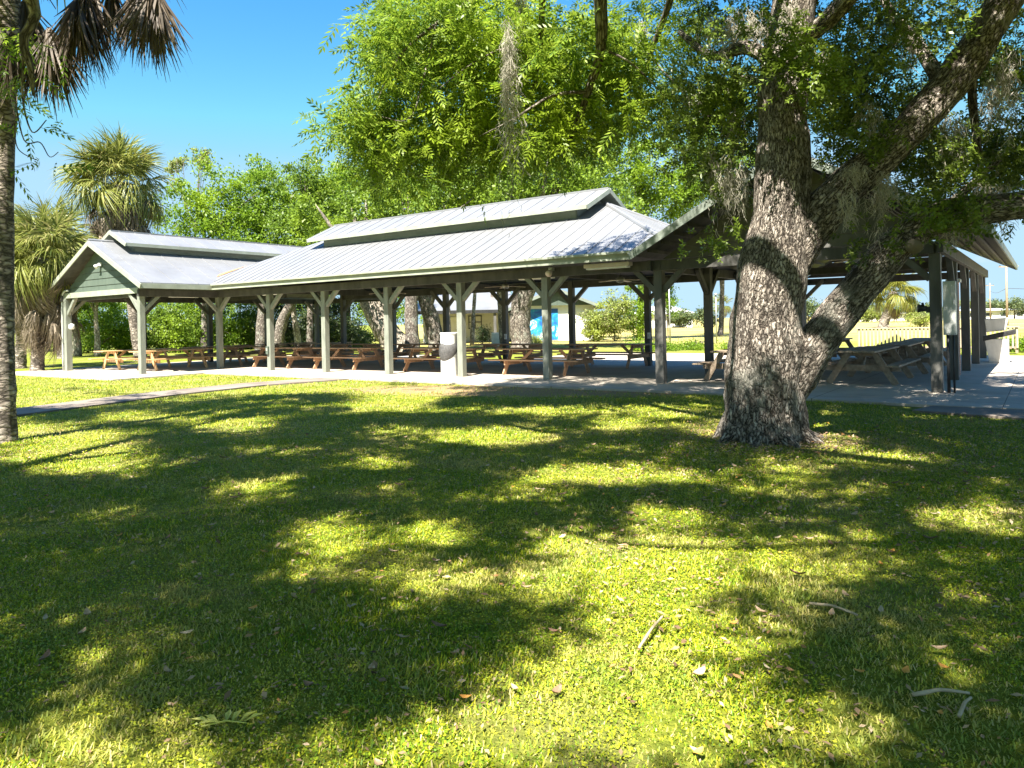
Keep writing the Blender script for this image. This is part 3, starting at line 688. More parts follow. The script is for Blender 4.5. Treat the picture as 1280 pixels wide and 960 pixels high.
place(to, -16.7, -.9, PI2, 'orange pine picnic table behind the right post of the green gable')
tb2 = make_table('brown_wood', (0, 0, 0), 0, '', 'picnic tables under the green gable')
place(tb2, -19.1, 2.6, PI2, 'brown picnic table behind the pale pine one near the conduit')
place(tb2, -16.7, 2.75, PI2, 'brown picnic table beside the inner corner post, end facing the lawn')
place(tb2, -19.0, 6.2, PI2, 'brown picnic table deepest on the far side of the gabled wing')
place(tb2, -16.6, 6.4, PI2, 'brown picnic table deepest on the near side of the gabled wing')
tg = make_table('grey_wood', (0, 0, 0), 0, '', 'grey picnic tables under the right roof')
for a, b, l in [(4.62, 2.1, 'grey picnic table half hidden by the left edge of the oak trunk'), (7.45, 2.35, 'weathered grey picnic table nearest the electrical box, right of the oak'),
                (7.6, 5.9, 'second weathered grey picnic table back in the row right of the oak'), (7.7, 9.4, 'third weathered grey picnic table back in the row right of the oak'),
                (4.9, 6.0, 'grey picnic table showing its end between oak trunk and leaning limb'), (5.0, 9.6, 'deepest grey picnic table by the picket railing')]:
    place(tg, a, b, PI2, l)
# ------------------------------------------------------------------ trash bin
tr = thing('trash_bin', AB(-3.36, -.08, 0), 'tall white round trash bin with a dark bag sagging round its middle', 'trash bin')
mb = MB(); mb.lathe([(.245, 0), (.25, .03), (.25, 1.22), (.262, 1.225), (.265, 1.27), (.25, 1.28), (.235, 1.26), (.23, 1.1)], seg=32); mb.build('barrel', M['white_paint'], tr, True, .004)
mb = MB(); V = []; nA, nZ = 40, 12
for j in range(nZ+1):
    for k in range(nA):
        an = 2*math.pi*k/nA; lean = .5+.5*math.cos(an-math.radians(235))
        z0, z1 = .95-.02*math.sin(3*an), .88-.42*lean; t = j/nZ; z = z0+(z1-z0)*t
        rad = .256+(.012+.035*lean)*math.sin(math.pi*min(1, t*1.02))**.7+.008*math.sin(an*17+j)
        V.append((rad*math.cos(an), rad*math.sin(an), z))
mb.add(V, [(j*nA+k, (j+1)*nA+k, (j+1)*nA+(k+1) % nA, j*nA+(k+1) % nA) for j in range(nZ) for k in range(nA)]); mb.build('bag', M['bag'], tr, True)
# ------------------------------------------------------------------ fittings on posts
eb = local_thing('electrical_box', A_RR+.24, -.06, 1.12, 'tall grey electrical box fixed beside the dark front corner post', 'electrical box')
mb = MB(); mb.box((0, 0, .52), (.22, .16, 1.04)); mb.build('cabinet', M['box_grey'], eb, bev=.012)
mb = MB(); mb.box((0, -.087, .52), (.19, .012, .98)); mb.build('door', M['box_grey'], eb, bev=.005)
mb = MB(); mb.tube([(-.04, 0, -1.12), (-.04, 0, 0)], [.03, .03], 10); mb.tube([(.05, .02, -1.12), (.05, .02, 0)], [.02, .02], 10); mb.build('conduit', M['black'], eb, True)
wl = local_thing('wall_lamp', A_RR-.2, -.06, 1.62, 'small dark lamp on the left face of the front corner post', 'lamp')
mb = MB(); mb.box((.07, 0, 0), (.05, .1, .12)); mb.build('bracket', M['black'], wl)
mb = MB(); mb.tube([(.05, 0, .02), (-.1, -.05, .03)], [.05, .08], 12); mb.tube([(-.02, 0, .08), (-.02, 0, .14)], [.03, .02], 8); mb.build('lamp_head', M['black'], wl, True)
hb = local_thing('hanging_lamp', A_LL+.28, -3.0, 1.72, 'small white lamp hanging on a cord beside the left corner post', 'lamp')
mb = MB(); mb.tube([(0, 0, .1), (0, 0, 1.2)], [.008, .008], 6); mb.build('cord', M['black'], hb)
mb = MB(); mb.lathe([(.03, .12), (.1, .08), (.11, -.05), (.07, -.1)], seg=14); mb.build('lamp_shade', M['white_paint'], hb, True)
ob_ = local_thing('outlet_box', -4*A_W-.02, -.13, .72, 'small green power outlet on the second post from the inner corner', 'outlet')
mb = MB(); mb.box((0, 0, 0), (.13, .06, .28)); mb.build('cover', M['green_panel'], ob_, bev=.008)
mb = MB(); mb.box((0, -.035, .03), (.08, .012, .1)); mb.build('lid', M['green_trim'], ob_)
for a, b, l in ((0.1, DB-.12, 'small white outlet on the dark back post by the yellow shrubs'), (-2*A_W+.1, DB-.12, 'small white outlet on the back post before the huge trunk')):
    q = local_thing('outlet_box', a-.02, b, 1.0, l, 'outlet'); mb = MB(); mb.box((0, 0, 0), (.09, .05, .2)); mb.build('cover', M['white_paint'], q, bev=.006); mb = MB(); mb.box((0, -.03, 0), (.05, .01, .08)); mb.build('lid', M['box_grey'], q)
#bbq, brick chimney, railing
ck = local_thing('barbecue', 9.62, 10.6, 0, 'white concrete barbecue with a dark grill shelf and a white hood', 'barbecue')
mb = MB(); mb.prism([(-.45, -.4), (.62, -.4), (.62, .45), (-.45, .45)], 0, .02)
V = [(-.5, -.42, 0), (.5, -.42, 0), (.5, .42, 0), (-.5, .42, 0), (-.72, -.5, .72), (.5, -.5, .72), (.5, .5, .72), (-.72, .5, .72)]
mb = MB(); mb.add(V, [(3, 2, 1, 0), (4, 5, 6, 7), (0, 1, 5, 4), (1, 2, 6, 5), (2, 3, 7, 6), (3, 0, 4, 7)]); mb.build('base', M['white_conc'], ck, bev=.015)
mb = MB(); mb.bar((-.8, 0, .73), (.85, 0, .94), 1.1, .15); mb.build('grill_shelf', M['black'], ck, bev=.02)
V = [(-.62, -.4, .93), (.36, -.4, .98), (.36, .4, .98), (-.62, .4, .93), (-.7, -.48, 1.34), (.52, -.48, 1.36), (.52, .48, 1.36), (-.7, .48, 1.34)]
mb = MB(); mb.add(V, [(3, 2, 1, 0), (4, 5, 6, 7), (0, 1, 5, 4), (1, 2, 6, 5), (2, 3, 7, 6), (3, 0, 4, 7)]); mb.build('hood', M['white_conc'], ck, bev=.03)
ck.scale = (.5, .6, 1)
bc = local_thing('brick_chimney', A_RR-.12, 4.9, 0, 'narrow red brick chimney standing between the right side posts', 'chimney')
mb = MB(); w_, d_, h_ = .22, .22, 2.3
for k, (p, q) in enumerate([((-w_/2, -d_/2), (w_/2, -d_/2)), ((w_/2, -d_/2), (w_/2, d_/2)), ((w_/2, d_/2), (-w_/2, d_/2)), ((-w_/2, d_/2), (-w_/2, -d_/2))]):
    L = math.dist(p, q); mb.add([(*p, 0), (*q, 0), (*q, h_), (*p, h_)], [(0, 1, 2, 3)], [[(0, 0), (L, 0), (L, h_), (0, h_)]])
mb.add([(-w_/2, -d_/2, h_), (w_/2, -d_/2, h_), (w_/2, d_/2, h_), (-w_/2, d_/2, h_)], [(0, 1, 2, 3)]); mb.build('chimney_body', M['brick'], bc)
mb = MB(); mb.box((0, 0, h_+.04), (w_+.1, d_+.1, .08)); mb.build('chimney_cap', M['white_conc'], bc, bev=.01)
rl = local_thing('picket_railing', 4.6, 16.8, 0, 'low wooden railing with upright pickets behind the grey tables', 'railing')
mb = MB(); mb.box((2.6, 0, .98), (5.6, .14, .04)); mb.build('top_rail', M['pale_picket'], rl)
mb = MB(); mb.box((2.6, .03, .2), (5.5, .04, .09)); mb.build('bottom_rail', M['grey_wood'], rl)
mb = MB()
for i in range(40): mb.box((-.1+i*.139, -.01, .57), (.06, .03, .76))
mb.build('pickets', M['pale_picket'], rl)
mb = MB()
for x in (-.12, 2.6, 5.3):
    mb = MB(); mb.box((x, .07, .5), (.09, .09, 1.0)); mb.build('railing_post', M['grey_wood'], rl)
#@@BUILDINGS
# ------------------------------------------------------------------ restroom building behind
rb = thing('park_building', (at(700, 426, 58).x, 58, 0), 'white park building with a blue mural and grey metal gable roof', 'building', None, R(4))
mb = MB(); V = []
hw, dp, wh = 3.05, 9.0, 2.75
mb.box((-.35, dp/2, wh/2), (hw*2, dp, wh))
gz = 1.25
mb.add([(-hw-.35, 0, wh), (hw-.35, 0, wh), (-.35, 0, wh+gz), (-hw-.35, .2, wh), (hw-.35, .2, wh), (-.35, .2, wh+gz)], [(0, 1, 2), (5, 4, 3), (0, 3, 4, 1), (1, 4, 5, 2), (2, 5, 3, 0)])
mb.build('wall', M['white_paint'], rb)
mb = MB()
for s in (-1, 1):
    zf = lambda x, y: wh+.05+gz*(1-abs(x+.35)/hw)
    poly = [(-.35, -.8), (-.35, dp+.6), (-.35+s*(hw+.9), dp+.6), (-.35+s*(hw+.9), -.8)]
    mb.prism(poly if s < 0 else poly[::-1], 0, .09, zf=zf)
rf = mb.build('roof', M['metal_roof'], rb)
mb = MB()
for s in (-1, 1): mb.bar((-.35, -.82, wh+gz-.02), (-.35+s*(hw+.92), -.82, wh+.05+gz*(1-(hw+.92)/hw)-.05), .04, .2)
mb.build('fascia', M['grey_wall'], rf)
mb = MB(); mb.add([(-hw-.2, -.4, wh), (hw-.5, -.4, wh), (-.35, -.4, wh+gz-.05)], [(0, 1, 2)]); mb.add([(-hw-.2, -.36, wh), (hw-.5, -.36, wh), (-.35, -.36, wh+gz-.05)], [(2, 1, 0)]); mb.build('gable_panel', M['green_panel'], rb)
mb = MB(); mb.box((0, 0, 0), (2.25, .04, 2.4)); mu = mb.build('mural', M['mural'], rb); mu.location = (-1.25, -.03, 1.3); mu['label'] = 'blue and turquoise painted mural panel'
# side wing with porch
mb = MB(); mb.box((-7.2, 5.5, 1.25), (7.0, 5.0, 2.5)); mb.build('wing_wall', M['cream_wall'], rb)
mb = MB(); zf = lambda x, y: 2.62+.33*(y-.6) if y < 6 else 2.62
V = [(-11.6, .4, 2.55), (-3.4, .4, 2.55), (-3.4, 6.2, 4.2), (-10.2, 6.2, 4.2)]
mb.add(V+[(x, y, z-.1) for x, y, z in V], [(0, 1, 2, 3), (7, 6, 5, 4), (0, 4, 5, 1), (1, 5, 6, 2), (2, 6, 7, 3), (3, 7, 4, 0)]); mb.build('porch_roof', M['metal_roof'], rb)
mb = MB(); mb.bar((-11.6, .42, 2.4), (-3.4, .42, 2.4), .12, .26); mb.build('porch_beam', M['black'], rb)
for x in (-11.2, -7.6, -5.0):
    mb = MB(); mb.box((x, .6, 1.15), (.22, .22, 2.3)); mb.build('porch_post', M['dark_post'], rb)
mb = MB(); mb.box((-6.5, 2.97, 1.6), (1.0, .06, 1.0)); wn = mb.build('window', M['cream_wall'], rb)
mb = MB()
for s in (-.5, 0, .5): mb.box((-6.5+s, 2.93, 1.6), (.07, .06, 1.1)); mb.box((-6.5, 2.93, 1.6+s), (1.1, .055, .07))
mb.build('frame', M['black'], wn)
mb = MB(); mb.box((-8.4, 2.97, 1.02), (.95, .05, 2.04)); dr = mb.build('door', M['white_paint'], rb); mb = MB(); mb.box((-8.05, 2.93, 1.0), (.04, .06, .12)); mb.build('handle', M['steel'], dr)
# far houses
def house(px, base, Y, w, d, hgt, rise, label, wall='white_paint', roof='white_paint', rz=0):
    c = at(px, base, Y); h = thing('house', (c.x, Y, G), label, 'house', 'far houses', rz)
    mb = MB(); mb.box((0, 0, hgt/2), (w, d, hgt)); mb.build('wall', M[wall], h)
    mb = MB(); e = .7; W2, D2 = w/2+e, d/2+e
    mb.add([(-W2, -D2, hgt), (W2, -D2, hgt), (W2, D2, hgt), (-W2, D2, hgt), (-w*.22, 0, hgt+rise), (w*.22, 0, hgt+rise)], [(0, 1, 5, 4), (1, 2, 5), (2, 3, 4, 5), (3, 0, 4), (3, 2, 1, 0)]); mb.build('roof', M[roof], h)
    for x in (-.34, -.1, .12, .36):
        mb = MB(); mb.box((x*w, -d/2-.03, hgt*.52), (w*.1, .06, hgt*.4)); f_ = mb.build('window', M['glass'], h)
        mb = MB()
        for s in (-1, 1): mb.box((x*w+s*w*.052, -d/2-.06, hgt*.52), (.12, .08, hgt*.42))
        mb.build('frame', M['white_paint'], f_)
    return h
house(826, 404, 135, 9.5, 8, 2.4, 1.5, 'distant white hip roofed house beyond the dry field')
house(1228, 394, 170, 15, 9, 1.9, .5, 'long low white house far behind the barbecue', roof='box_grey')
house(1078, 398, 175, 16, 8, 1.7, .5, 'distant pale house beside the lone yellow palm', roof='cream_wall')
# poles
def upole(px, base, Y, hgt, label, arm=True):
    c = at(px, base, Y); p = thing('utility_pole', (c.x, Y, G), label, 'utility pole', 'utility poles across the field')
    mb = MB(); mb.tube([(0, 0, 0), (0, 0, hgt)], [.14, .1], 10); mb.build('pole', M['grey_wood'], p, True)
    mb = MB(); mb.box((0, 0, hgt-.5), (1.7 if arm else .9, .1, .12)); mb.build('crossarm', M['grey_wood'], p)
    mb = MB()
    for x in (-.7, 0, .7): mb.lathe([(.05, 0), (.07, .06), (.03, .16)], (x*(1 if arm else .5), 0, hgt-.44), 8)
    mb.build('insulators', M['black'], p); return Vector((c.x, Y, G+hgt-.35))
p1 = upole(1259, 398, 85, 7.2, 'nearer utility pole with a crossarm against the right sky')
p2 = upole(1238, 394, 150, 7.4, 'farther utility pole just right of the last pavilion post')
p3 = at(1400, 350, 70); pp3 = upole(1410, 400, 80, 7.4, 'utility pole beyond the right edge carrying the same wires')
def wire(a, b, label):
    m = a.lerp(b, .5)-Vector((0, 0, .5)); mb = MB(); mb.tube([a, m, b], [.025]*3, 5, sub=8); tag(mb.build('power_line', M['black']), label, 'power line')
wire(p2-Vector((0, 0, 1.2)), p1-Vector((0, 0, 2.6)), 'sagging black wire between the two utility poles'); wire(p1-Vector((0, 0, 2.6)), pp3-Vector((0, 0, 2.4)), 'black wire leaving the nearer utility pole to the right')
def thinpole(px, base, Y, hgt, label):
    c = at(px, base, Y); p = thing('metal_pole', (c.x, Y, G), label, 'pole'); mb = MB(); mb.tube([(0, 0, 0), (0, 0, hgt)], [.04, .035], 8); mb.build('pole', M['steel'], p, True)
    mb = MB(); mb.lathe([(.12, 0), (.14, .03), (.05, .12)], (0, 0, hgt), 10); mb.build('pole_cap', M['steel'], p, True)
thinpole(838, 437, 40, 3.6, 'thin grey metal pole in weeds behind the dark corner post'); thinpole(896, 432, 46, 3.0, 'thin pale metal pole right of the dark inner post')
ac = thing('utility_cabinet', (at(621, 428, 50).x, 50, G), 'small white utility cabinet left of the huge trunk', 'cabinet'); mb = MB(); mb.box((0, 0, .45), (.7, .4, .9)); mb.build('cabinet_body', M['white_paint'], ac, bev=.02)
mb = MB(); mb.box((0, -.21, .45), (.6, .02, .78)); mb.build('door', M['white_conc'], ac)
#@@TREES
exec_trees = True
# ------------------------------------------------------------------ the live oak
OB = at(955, 545, 9.75); OB.z = G
oak = thing('live_oak', OB, 'massive live oak with rough grey bark and a low limb leaning right', 'tree')
T = [(at(957, 556, 9.75), .535), (at(956, 535, 9.75), .515), (at(955, 500, 9.75), .505), (at(956, 450, 9.75), .49), (at(960, 380, 9.75), .45), (at(970, 310, 9.75), .41), (at(977, 250, 9.75), .365), (at(979, 180, 9.8), .325), (at(978, 110, 9.85), .315), (at(988, 40, 9.9), .30), (at(1000, -60, 10), .27), (at(1020, -220, 10.2), .2), (at(1010, -400, 10.3), .12)]
mb = MB(); mb.tube([p for p, r in T], [r for p, r in T], 72, sub=9, lump=.10, ls=2.2, flute=.06)
L1 = [(at(975, 345, 9.72), .27), (at(1012, 285, 9.68), .285), (at(1058, 234, 9.6), .24), (at(1110, 188, 9.5), .225), (at(1170, 125, 9.4), .22), (at(1225, 52, 9.3), .215), (at(1265, -15, 9.2), .21), (at(1330, -130, 9.0), .2), (at(1400, -230, 8.7), .15), (at(1480, -360, 8.4), .09), (at(1560, -460, 8.2), .03)]
mb.tube([p for p, r in L1], [r for p, r in L1], 48, sub=8, lump=.12, ls=2.5)
L2 = [(at(968, 520, 9.72), .2), (at(1000, 465, 9.62), .25), (at(1036, 408, 9.55), .245), (at(1083, 350, 9.45), .23), (at(1130, 298, 9.35), .215), (at(1170, 272, 9.25), .21), (at(1230, 262, 9.1), .19), (at(1300, 252, 8.9), .16), (at(1390, 232, 8.7), .12), (at(1480, 200, 8.4), .08), (at(1580, 170, 8.2), .02)]
mb.tube([p for p, r in L2], [r for p, r in L2], 48, sub=8, lump=.12, ls=2.5)
mb.tube([at(1140, 292, 9.3), at(1143, 303, 9.12), at(1142, 308, 9.02)], [.16, .12, .095], 18, sub=3, lump=.15)
for i in range(9):      # surface roots
    an = i*.7; d = Vector((math.cos(an), math.sin(an), 0)); mb.tube([OB+d*.34+Vector((0, 0, .36)), OB+d*.52+Vector((0, 0, .09)), OB+d*(.62+.1*random.random())+Vector((.02, 0, -.01)), OB+d*(.72+.2*random.random())+Vector((0, .05, -.09))], [.13, .09, .06, .035], 14, sub=4, lump=.25)
limb_ends = []
def limb(P, r0, r1, n=4):
    mb.tube(P, list(np.linspace(r0, r1, len(P))), 12, sub=6, lump=.15, ls=3)
limb([at(980, 90, 9.85), at(935, 60, 10.2), at(890, 70, 10.8), at(850, 40, 11.3)], .12, .04)
limb([at(982, 140, 9.9), at(940, 100, 10.6), at(905, 110, 11), at(880, 160, 11.2)], .07, .02)
limb([at(985, 60, 9.8), at(1040, 20, 9.2), at(1090, -40, 8.6), at(1150, -120, 8)], .14, .05)
limb([at(1180, 110, 9.4), at(1150, 60, 9.9), at(1110, 10, 10.4), at(1080, -60, 10.8)], .1, .04)
limb([at(1225, 52, 9.3), at(1215, 110, 9.6), at(1222, 180, 9.8), at(1230, 230, 9.9)], .07, .03)
limb([at(1170, 272, 9.25), at(1210, 235, 9.5), at(1250, 200, 9.8)], .08, .02)
limb([at(1000, -60, 10), at(930, -140, 8.5), at(860, -200, 7), at(800, -260, 5.8)], .07, .02)
limb([at(1300, 252, 8.9), at(1330, 200, 8.3), at(1360, 150, 7.8)], .08, .02)
mb.build('trunk', M['oak_bark'], oak, True, off=OB)
# clumps given as picture ellipse + depth range, i.e. a real ball of twigs at that distance
def clumps(specs, rad):
    out = []
    for (u, v, ru, rv, y0, y1, n) in specs:
        for _ in range(n):
            a, q = random.random()*6.283, math.sqrt(random.random()); out.append(at(u+ru*q*math.cos(a), v+rv*q*math.sin(a), random.uniform(y0, y1)))
    return np.array(out)
def sprays(C, Tm, per, rad, smin=.8, smax=1.25, droop=-.35, upj=.5):
    n = len(C)*per; P = np.repeat(C, per, axis=0)+rng.normal(0, 1, (n, 3))*np.array([rad, rad, rad*.7])
    d = rng.normal(0, 1, (n, 3)); d[:, 2] = d[:, 2]*.5+droop
    return inst(Tm, P, rand_rot(n, d, None, upj), rng.uniform(smin, smax, n))
oc = clumps([(1150, 40, 140, 60, 9.7, 12.5, 28), (1085, 105, 70, 50, 9.9, 12, 15), (1120, 60, 90, 60, 8.4, 9.2, 5), (1235, 195, 60, 60, 9.3, 11.5, 20), (1205, 245, 75, 24, 9.4, 11, 10), (1050, 45, 70, 60, 9.9, 12, 16), (1265, 110, 30, 90, 9.6, 11.5, 12),
             (890, 165, 50, 50, 10, 12.5, 18), (880, 120, 40, 50, 10, 12.5, 12), (925, 130, 35, 70, 10, 12, 16), (915, 45, 45, 50, 10, 13, 12), (1120, 165, 80, 40, 9.9, 12, 14), (985, 40, 40, 30, 8.7, 9.3, 4), (1035, 95, 40, 18, 8.6, 9.2, 5), (975, 75, 30, 18, 8.8, 9.2, 3),
             (1010, 130, 12, 60, 9.0, 9.3, 1), (1090, 170, 20, 20, 8.9, 9.2, 2), (1185, 258, 40, 8, 8.6, 9.0, 4), (905, 225, 22, 30, 10, 11.5, 6), (893, 300, 10, 12, 10, 10.5, 1), (1070, 303, 14, 8, 8.9, 9.1, 1), (1040, 160, 22, 40, 10, 11.5, 9), (1075, 205, 40, 16, 9.9, 11, 5), (1180, 190, 70, 40, 10, 12, 12), (1380, 190, 70, 50, 8.2, 9.6, 14), (1490, 170, 90, 60, 7.8, 9.2, 20), (1400, 60, 90, 90, 8, 10, 18), (1540, 60, 80, 80, 7.8, 9.5, 14)], .3)
oak_q = [sprays(oc, SPRAY, 25, .19, .85, 1.4)]
# ------------------------------------------------------------------ the lawn's pattern of sun and shade: unseen overhead leaves are shaped to cast it
LIT = [(650, 940, 330, 55), (760, 860, 120, 80), (800, 770, 90, 50), (850, 720, 60, 60), (740, 680, 90, 28), (680, 730, 40, 30), (870, 660, 40, 20), (780, 592, 130, 16), (110, 565, 100, 34), (30, 545, 60, 25), (340, 605, 42, 16), (290, 524, 65, 16), (425, 680, 60, 42), (555, 725, 75, 30), (550, 665, 55, 22),
       (15, 770, 22, 20), (115, 925, 55, 34), (520, 500, 230, 16), (700, 500, 160, 18), (1040, 557, 34, 14), (1090, 610, 30, 10), (1210, 645, 80, 18), (1010, 700, 32, 16), (990, 750, 36, 30), (1165, 795, 30, 16), (880, 900, 90, 60), (620, 545, 90, 14), (780, 530, 50, 12), (480, 575, 50, 13), (1130, 580, 40, 9), (940, 610, 40, 9), (1250, 600, 30, 10), (150, 640, 60, 9), (960, 860, 40, 20), (1080, 900, 40, 16), (1200, 870, 30, 12), (1060, 660, 36, 9), (60, 500, 90, 12), (250, 485, 90, 8), (180, 520, 60, 8)]
LIT += [(450, 948, 170, 26), (600, 885, 80, 40), (930, 800, 50, 40), (350, 562, 60, 8), (620, 620, 60, 6), (820, 640, 70, 12), (560, 790, 26, 14), (640, 820, 30, 20)]
_r = random.Random(5)
for n_, u0, u1, v0, v1, k_ in ((75, 890, 1285, 560, 950, 1.), (34, 230, 900, 515, 640, .8), (16, 20, 520, 640, 900, .7), (10, 700, 890, 560, 760, .8)):
    for _ in range(n_):
        v_ = _r.uniform(v0, v1); z_ = (v_-402)/300*k_; LIT.append((_r.uniform(u0, u1), v_, _r.uniform(10, 26)*z_+6, _r.uniform(4, 10)*z_+2))
def vnoise(X, Y, sc, z=0.): return np.array([mnoise.noise(Vector((x*sc, y*sc, z))) for x, y in zip(X, Y)])
def shade_keep(P, soft=1.0):
    """which of the points P (n,3) hang where their shadow belongs"""
    t = (P[:, 2]-G)/SUN.z; gx, gy = P[:, 0]-SUN.x*t, P[:, 1]-SUN.y*t
    keep = np.ones(len(P), bool); yy = np.maximum(gy, .5)
    x, y = F*gx/yy, F*(H-G)/yy; c, s_ = math.cos(ROLL), math.sin(ROLL); u, v = 640+x*c-y*s_, HY+x*s_+y*c
    q = vnoise(gx, gy, 1.4, 3.)*.6+vnoise(gx, gy, 4.5, 5.)*.7
    for (cu, cv, ru, rv) in LIT: keep &= ~((((u-cu)/ru)**2+((v-cv)/rv)**2 < 1.22+q) & (gy > 2.))
    holes = vnoise(gx, gy, .9, 9.)+.5*vnoise(gx, gy, 2.6, 4.)
    fine = holes*.75+.55*vnoise(gx, gy, 5.5, 14.); keep &= ~((fine > np.where(gx > .16*gy, .17, .27)) & (gy > 2.))
    keep &= ~((v < 482) & (u < 860) & (holes > -.28) & (gy > 2.)); keep &= ~((v < 470) & (u < 860) & (gy > 0))
    # sun flecks on the oak trunk
    dx, dy = P[:, 0]-3.35, P[:, 1]-9.75; hl = math.hypot(SUN.x, SUN.y); tt = (dx*SUN.x+dy*SUN.y)/hl/hl
    z = P[:, 2]-SUN.z*tt; dist = np.abs(dx*SUN.y-dy*SUN.x)/hl
    hit = (tt > 0) & (z > -.3) & (z < 7) & (dist < 1.1); keep &= ~(hit & (vnoise(z, dist, 1.1, 2.) > -.3))
    # sun reaches the leaf masses in view
    for Yp, x0, x1, z0, z1, th in ((9.6, .8, 7.0, 2.2, 7.5, -.12), (12.3, -4.2, 3.2, 3.2, 8.0, -.3)):
        t3 = (P[:, 1]-Yp)/SUN.y; hx, hz = P[:, 0]-SUN.x*t3, P[:, 2]-SUN.z*t3
        hit = (P[:, 1] < Yp) & (hx > x0) & (hx < x1) & (hz > z0) & (hz < z1); keep &= ~(hit & (vnoise(hx, hz, 1.0, 7.) > th))
    # the long roof stays in the sun, its right end gets flecks
    t2 = (P[:, 2]-3.7)/SUN.z; rx, ry = P[:, 0]-SUN.x*t2, P[:, 1]-SUN.y*t2; a, b = toAB(rx, ry)
    onroof = (b > -1.2) & (a < 3.2) & (a > -24); keep &= ~(onroof & ((a < 1.0) | (vnoise(a, b, .9) > -.1)))
    # nothing of it dips into the picture
    Yc = np.maximum(P[:, 1], .05); x, y = F*P[:, 0]/Yc, -F*(P[:, 2]-H)/Yc; u, v = 640+x*c-y*s_, HY+x*s_+y*c
    keep &= ~((P[:, 1] > .3) & (u > -260) & (u < 1540) & (v > -150))
    return keep
def shade_canopy(n, xr, yr, zr, Tm, sc, region=None):  # leaves added overhead out of view, kept only where they shape the shade
    P = np.stack([rng.uniform(*xr, n), rng.uniform(*yr, n), rng.uniform(*zr, n)], 1)
    if region is not None: P = P[region(P)]
    P = P[shade_keep(P)]; n = len(P); d = rng.normal(0, 1, (n, 3)); d[:, 2] = d[:, 2]*.4-.3
    return inst(Tm, P, rand_rot(n, d, None, .5), rng.uniform(sc*.8, sc*1.2, n))
split = lambda P: P[:, 0]+.25*P[:, 1]
oak_q.append(shade_canopy(80000, (2, 14), (2, 14.5), (5.5, 9.5), SPRAY, 1.7, lambda P: split(P) > 5.5))
quads('crown', np.concatenate(oak_q), M['leaf_oak'], oak, off=OB)
mq = []
for (u, v, Y, L) in [(903, 195, 10.2, .9), (893, 205, 10.4, .8), (915, 215, 10.1, .75), (885, 190, 10.8, .6), (925, 200, 10.3, .7), (1068, 200, 9.2, .35), (1060, 238, 9.2, .4), (1103, 215, 9.3, .75), (1101, 235, 9.25, .6), (1250, 80, 9.4, .9), (1262, 60, 9.3, 1.), (1240, 100, 9.5, 1.), (905, 20, 10.5, 1.0), (925, 10, 10.4, 1.2), (940, 20, 10.2, 1.), (890, 15, 10.8, .9), (960, 30, 9.9, .7), (985, 5, 9.6, .6), (1030, 60, 9.8, .5), (1180, 140, 9.5, .6), (1200, 150, 9.6, .7), (1085, 130, 9.6, .5), (1140, 40, 9.8, .5), (1225, 230, 9.4, .5), (1190, 255, 9.2, .4), (1255, 235, 9.2, .5), (870, 100, 11, .7), (915, 130, 10.6, .8)]:
    for k in range(3): mq.append(moss_strand(at(u+random.uniform(-6, 6), v+random.uniform(-8, 8), Y+random.uniform(-.2, .2)), L*random.uniform(.5, 1.2), .085, 80))
quads('moss', np.concatenate(mq), M['moss'], oak, off=OB)
# ------------------------------------------------------------------ pecan whose branches hang into the view
PB = Vector((4.2, -4.5, G))
pec = thing('broadleaf_tree', PB, 'tall tree with feathery yellow green leaves hanging over the long roof', 'tree')
mb = MB(); mb.tube([PB, PB+Vector((0, 0, 1.2)), PB+Vector((-.3, .4, 4)), PB+Vector((-.8, 1.5, 7)), PB+Vector((-1.4, 4, 9.2)), (2, 3, 10.4)], [.55, .42, .38, .33, .24, .18], 28, sub=6, lump=.12)
def limb2(P, r0, r1): mb.tube(P, list(np.linspace(r0, r1, len(P))), 12, sub=6, lump=.18, ls=3)
limb2([Vector((2.8, -.5, 9.2)), Vector((2.2, 4.5, 10)), at(770, -180, 9.5), at(752, -20, 10.4), at(751, 60, 10.9), at(735, 115, 11.2), at(714, 172, 11.5)], .17, .035)
limb2([Vector((2, 3, 10.4)), Vector((.5, 6, 9.8)), at(640, -120, 10.5), at(600, -10, 12), at(540, 60, 13), at(470, 100, 13.6)], .14, .025)
limb2([Vector((2.2, 4.5, 10)), at(700, -150, 9.8), at(680, -20, 11), at(672, 90, 11.8), at(650, 150, 12.2)], .09, .02)
limb2([Vector((2, 3, 10.4)), at(860, -150, 10), at(840, -10, 11.5), at(812, 70, 12.4), at(790, 150, 13)], .1, .02)
for (P_, r_) in [([at(735, 115, 11.2), at(690, 120, 11), at(640, 150, 10.9), at(600, 170, 11)], .03), ([at(672, 90, 11.8), at(640, 60, 11.2), at(590, 80, 11), at(550, 110, 11.2)], .03), ([at(600, -10, 12), at(545, 30, 11.6), at(500, 70, 11.5), at(470, 130, 11.6)], .035), ([at(751, 60, 10.9), at(790, 80, 10.8), at(830, 120, 11)], .025), ([at(812, 70, 12.4), at(850, 110, 12), at(870, 115, 12)], .02), ([at(545, 30, 11.6), at(530, 95, 11.3), at(512, 148, 11.2), at(478, 146, 11.3)], .016)]: limb2(P_, r_, .006)
limb2([at(540, 60, 13), at(520, 120, 13.2), at(505, 180, 13.3)], .03, .01)
limb2([Vector((3.4, -3, 7.5)), Vector((1.2, -.6, 8.9)), Vector((-1.6, .2, 8.3)), Vector((-3.2, 2.3, 9.1)), Vector((-6, 2.9, 8.6))], .06, .015)
limb2([Vector((3.4, -3, 7)), Vector((5.2, -.6, 8)), Vector((5.9, 2.2, 8.7)), Vector((7.8, 4.2, 8.4)), Vector((8.2, 6.4, 9))], .17, .04)
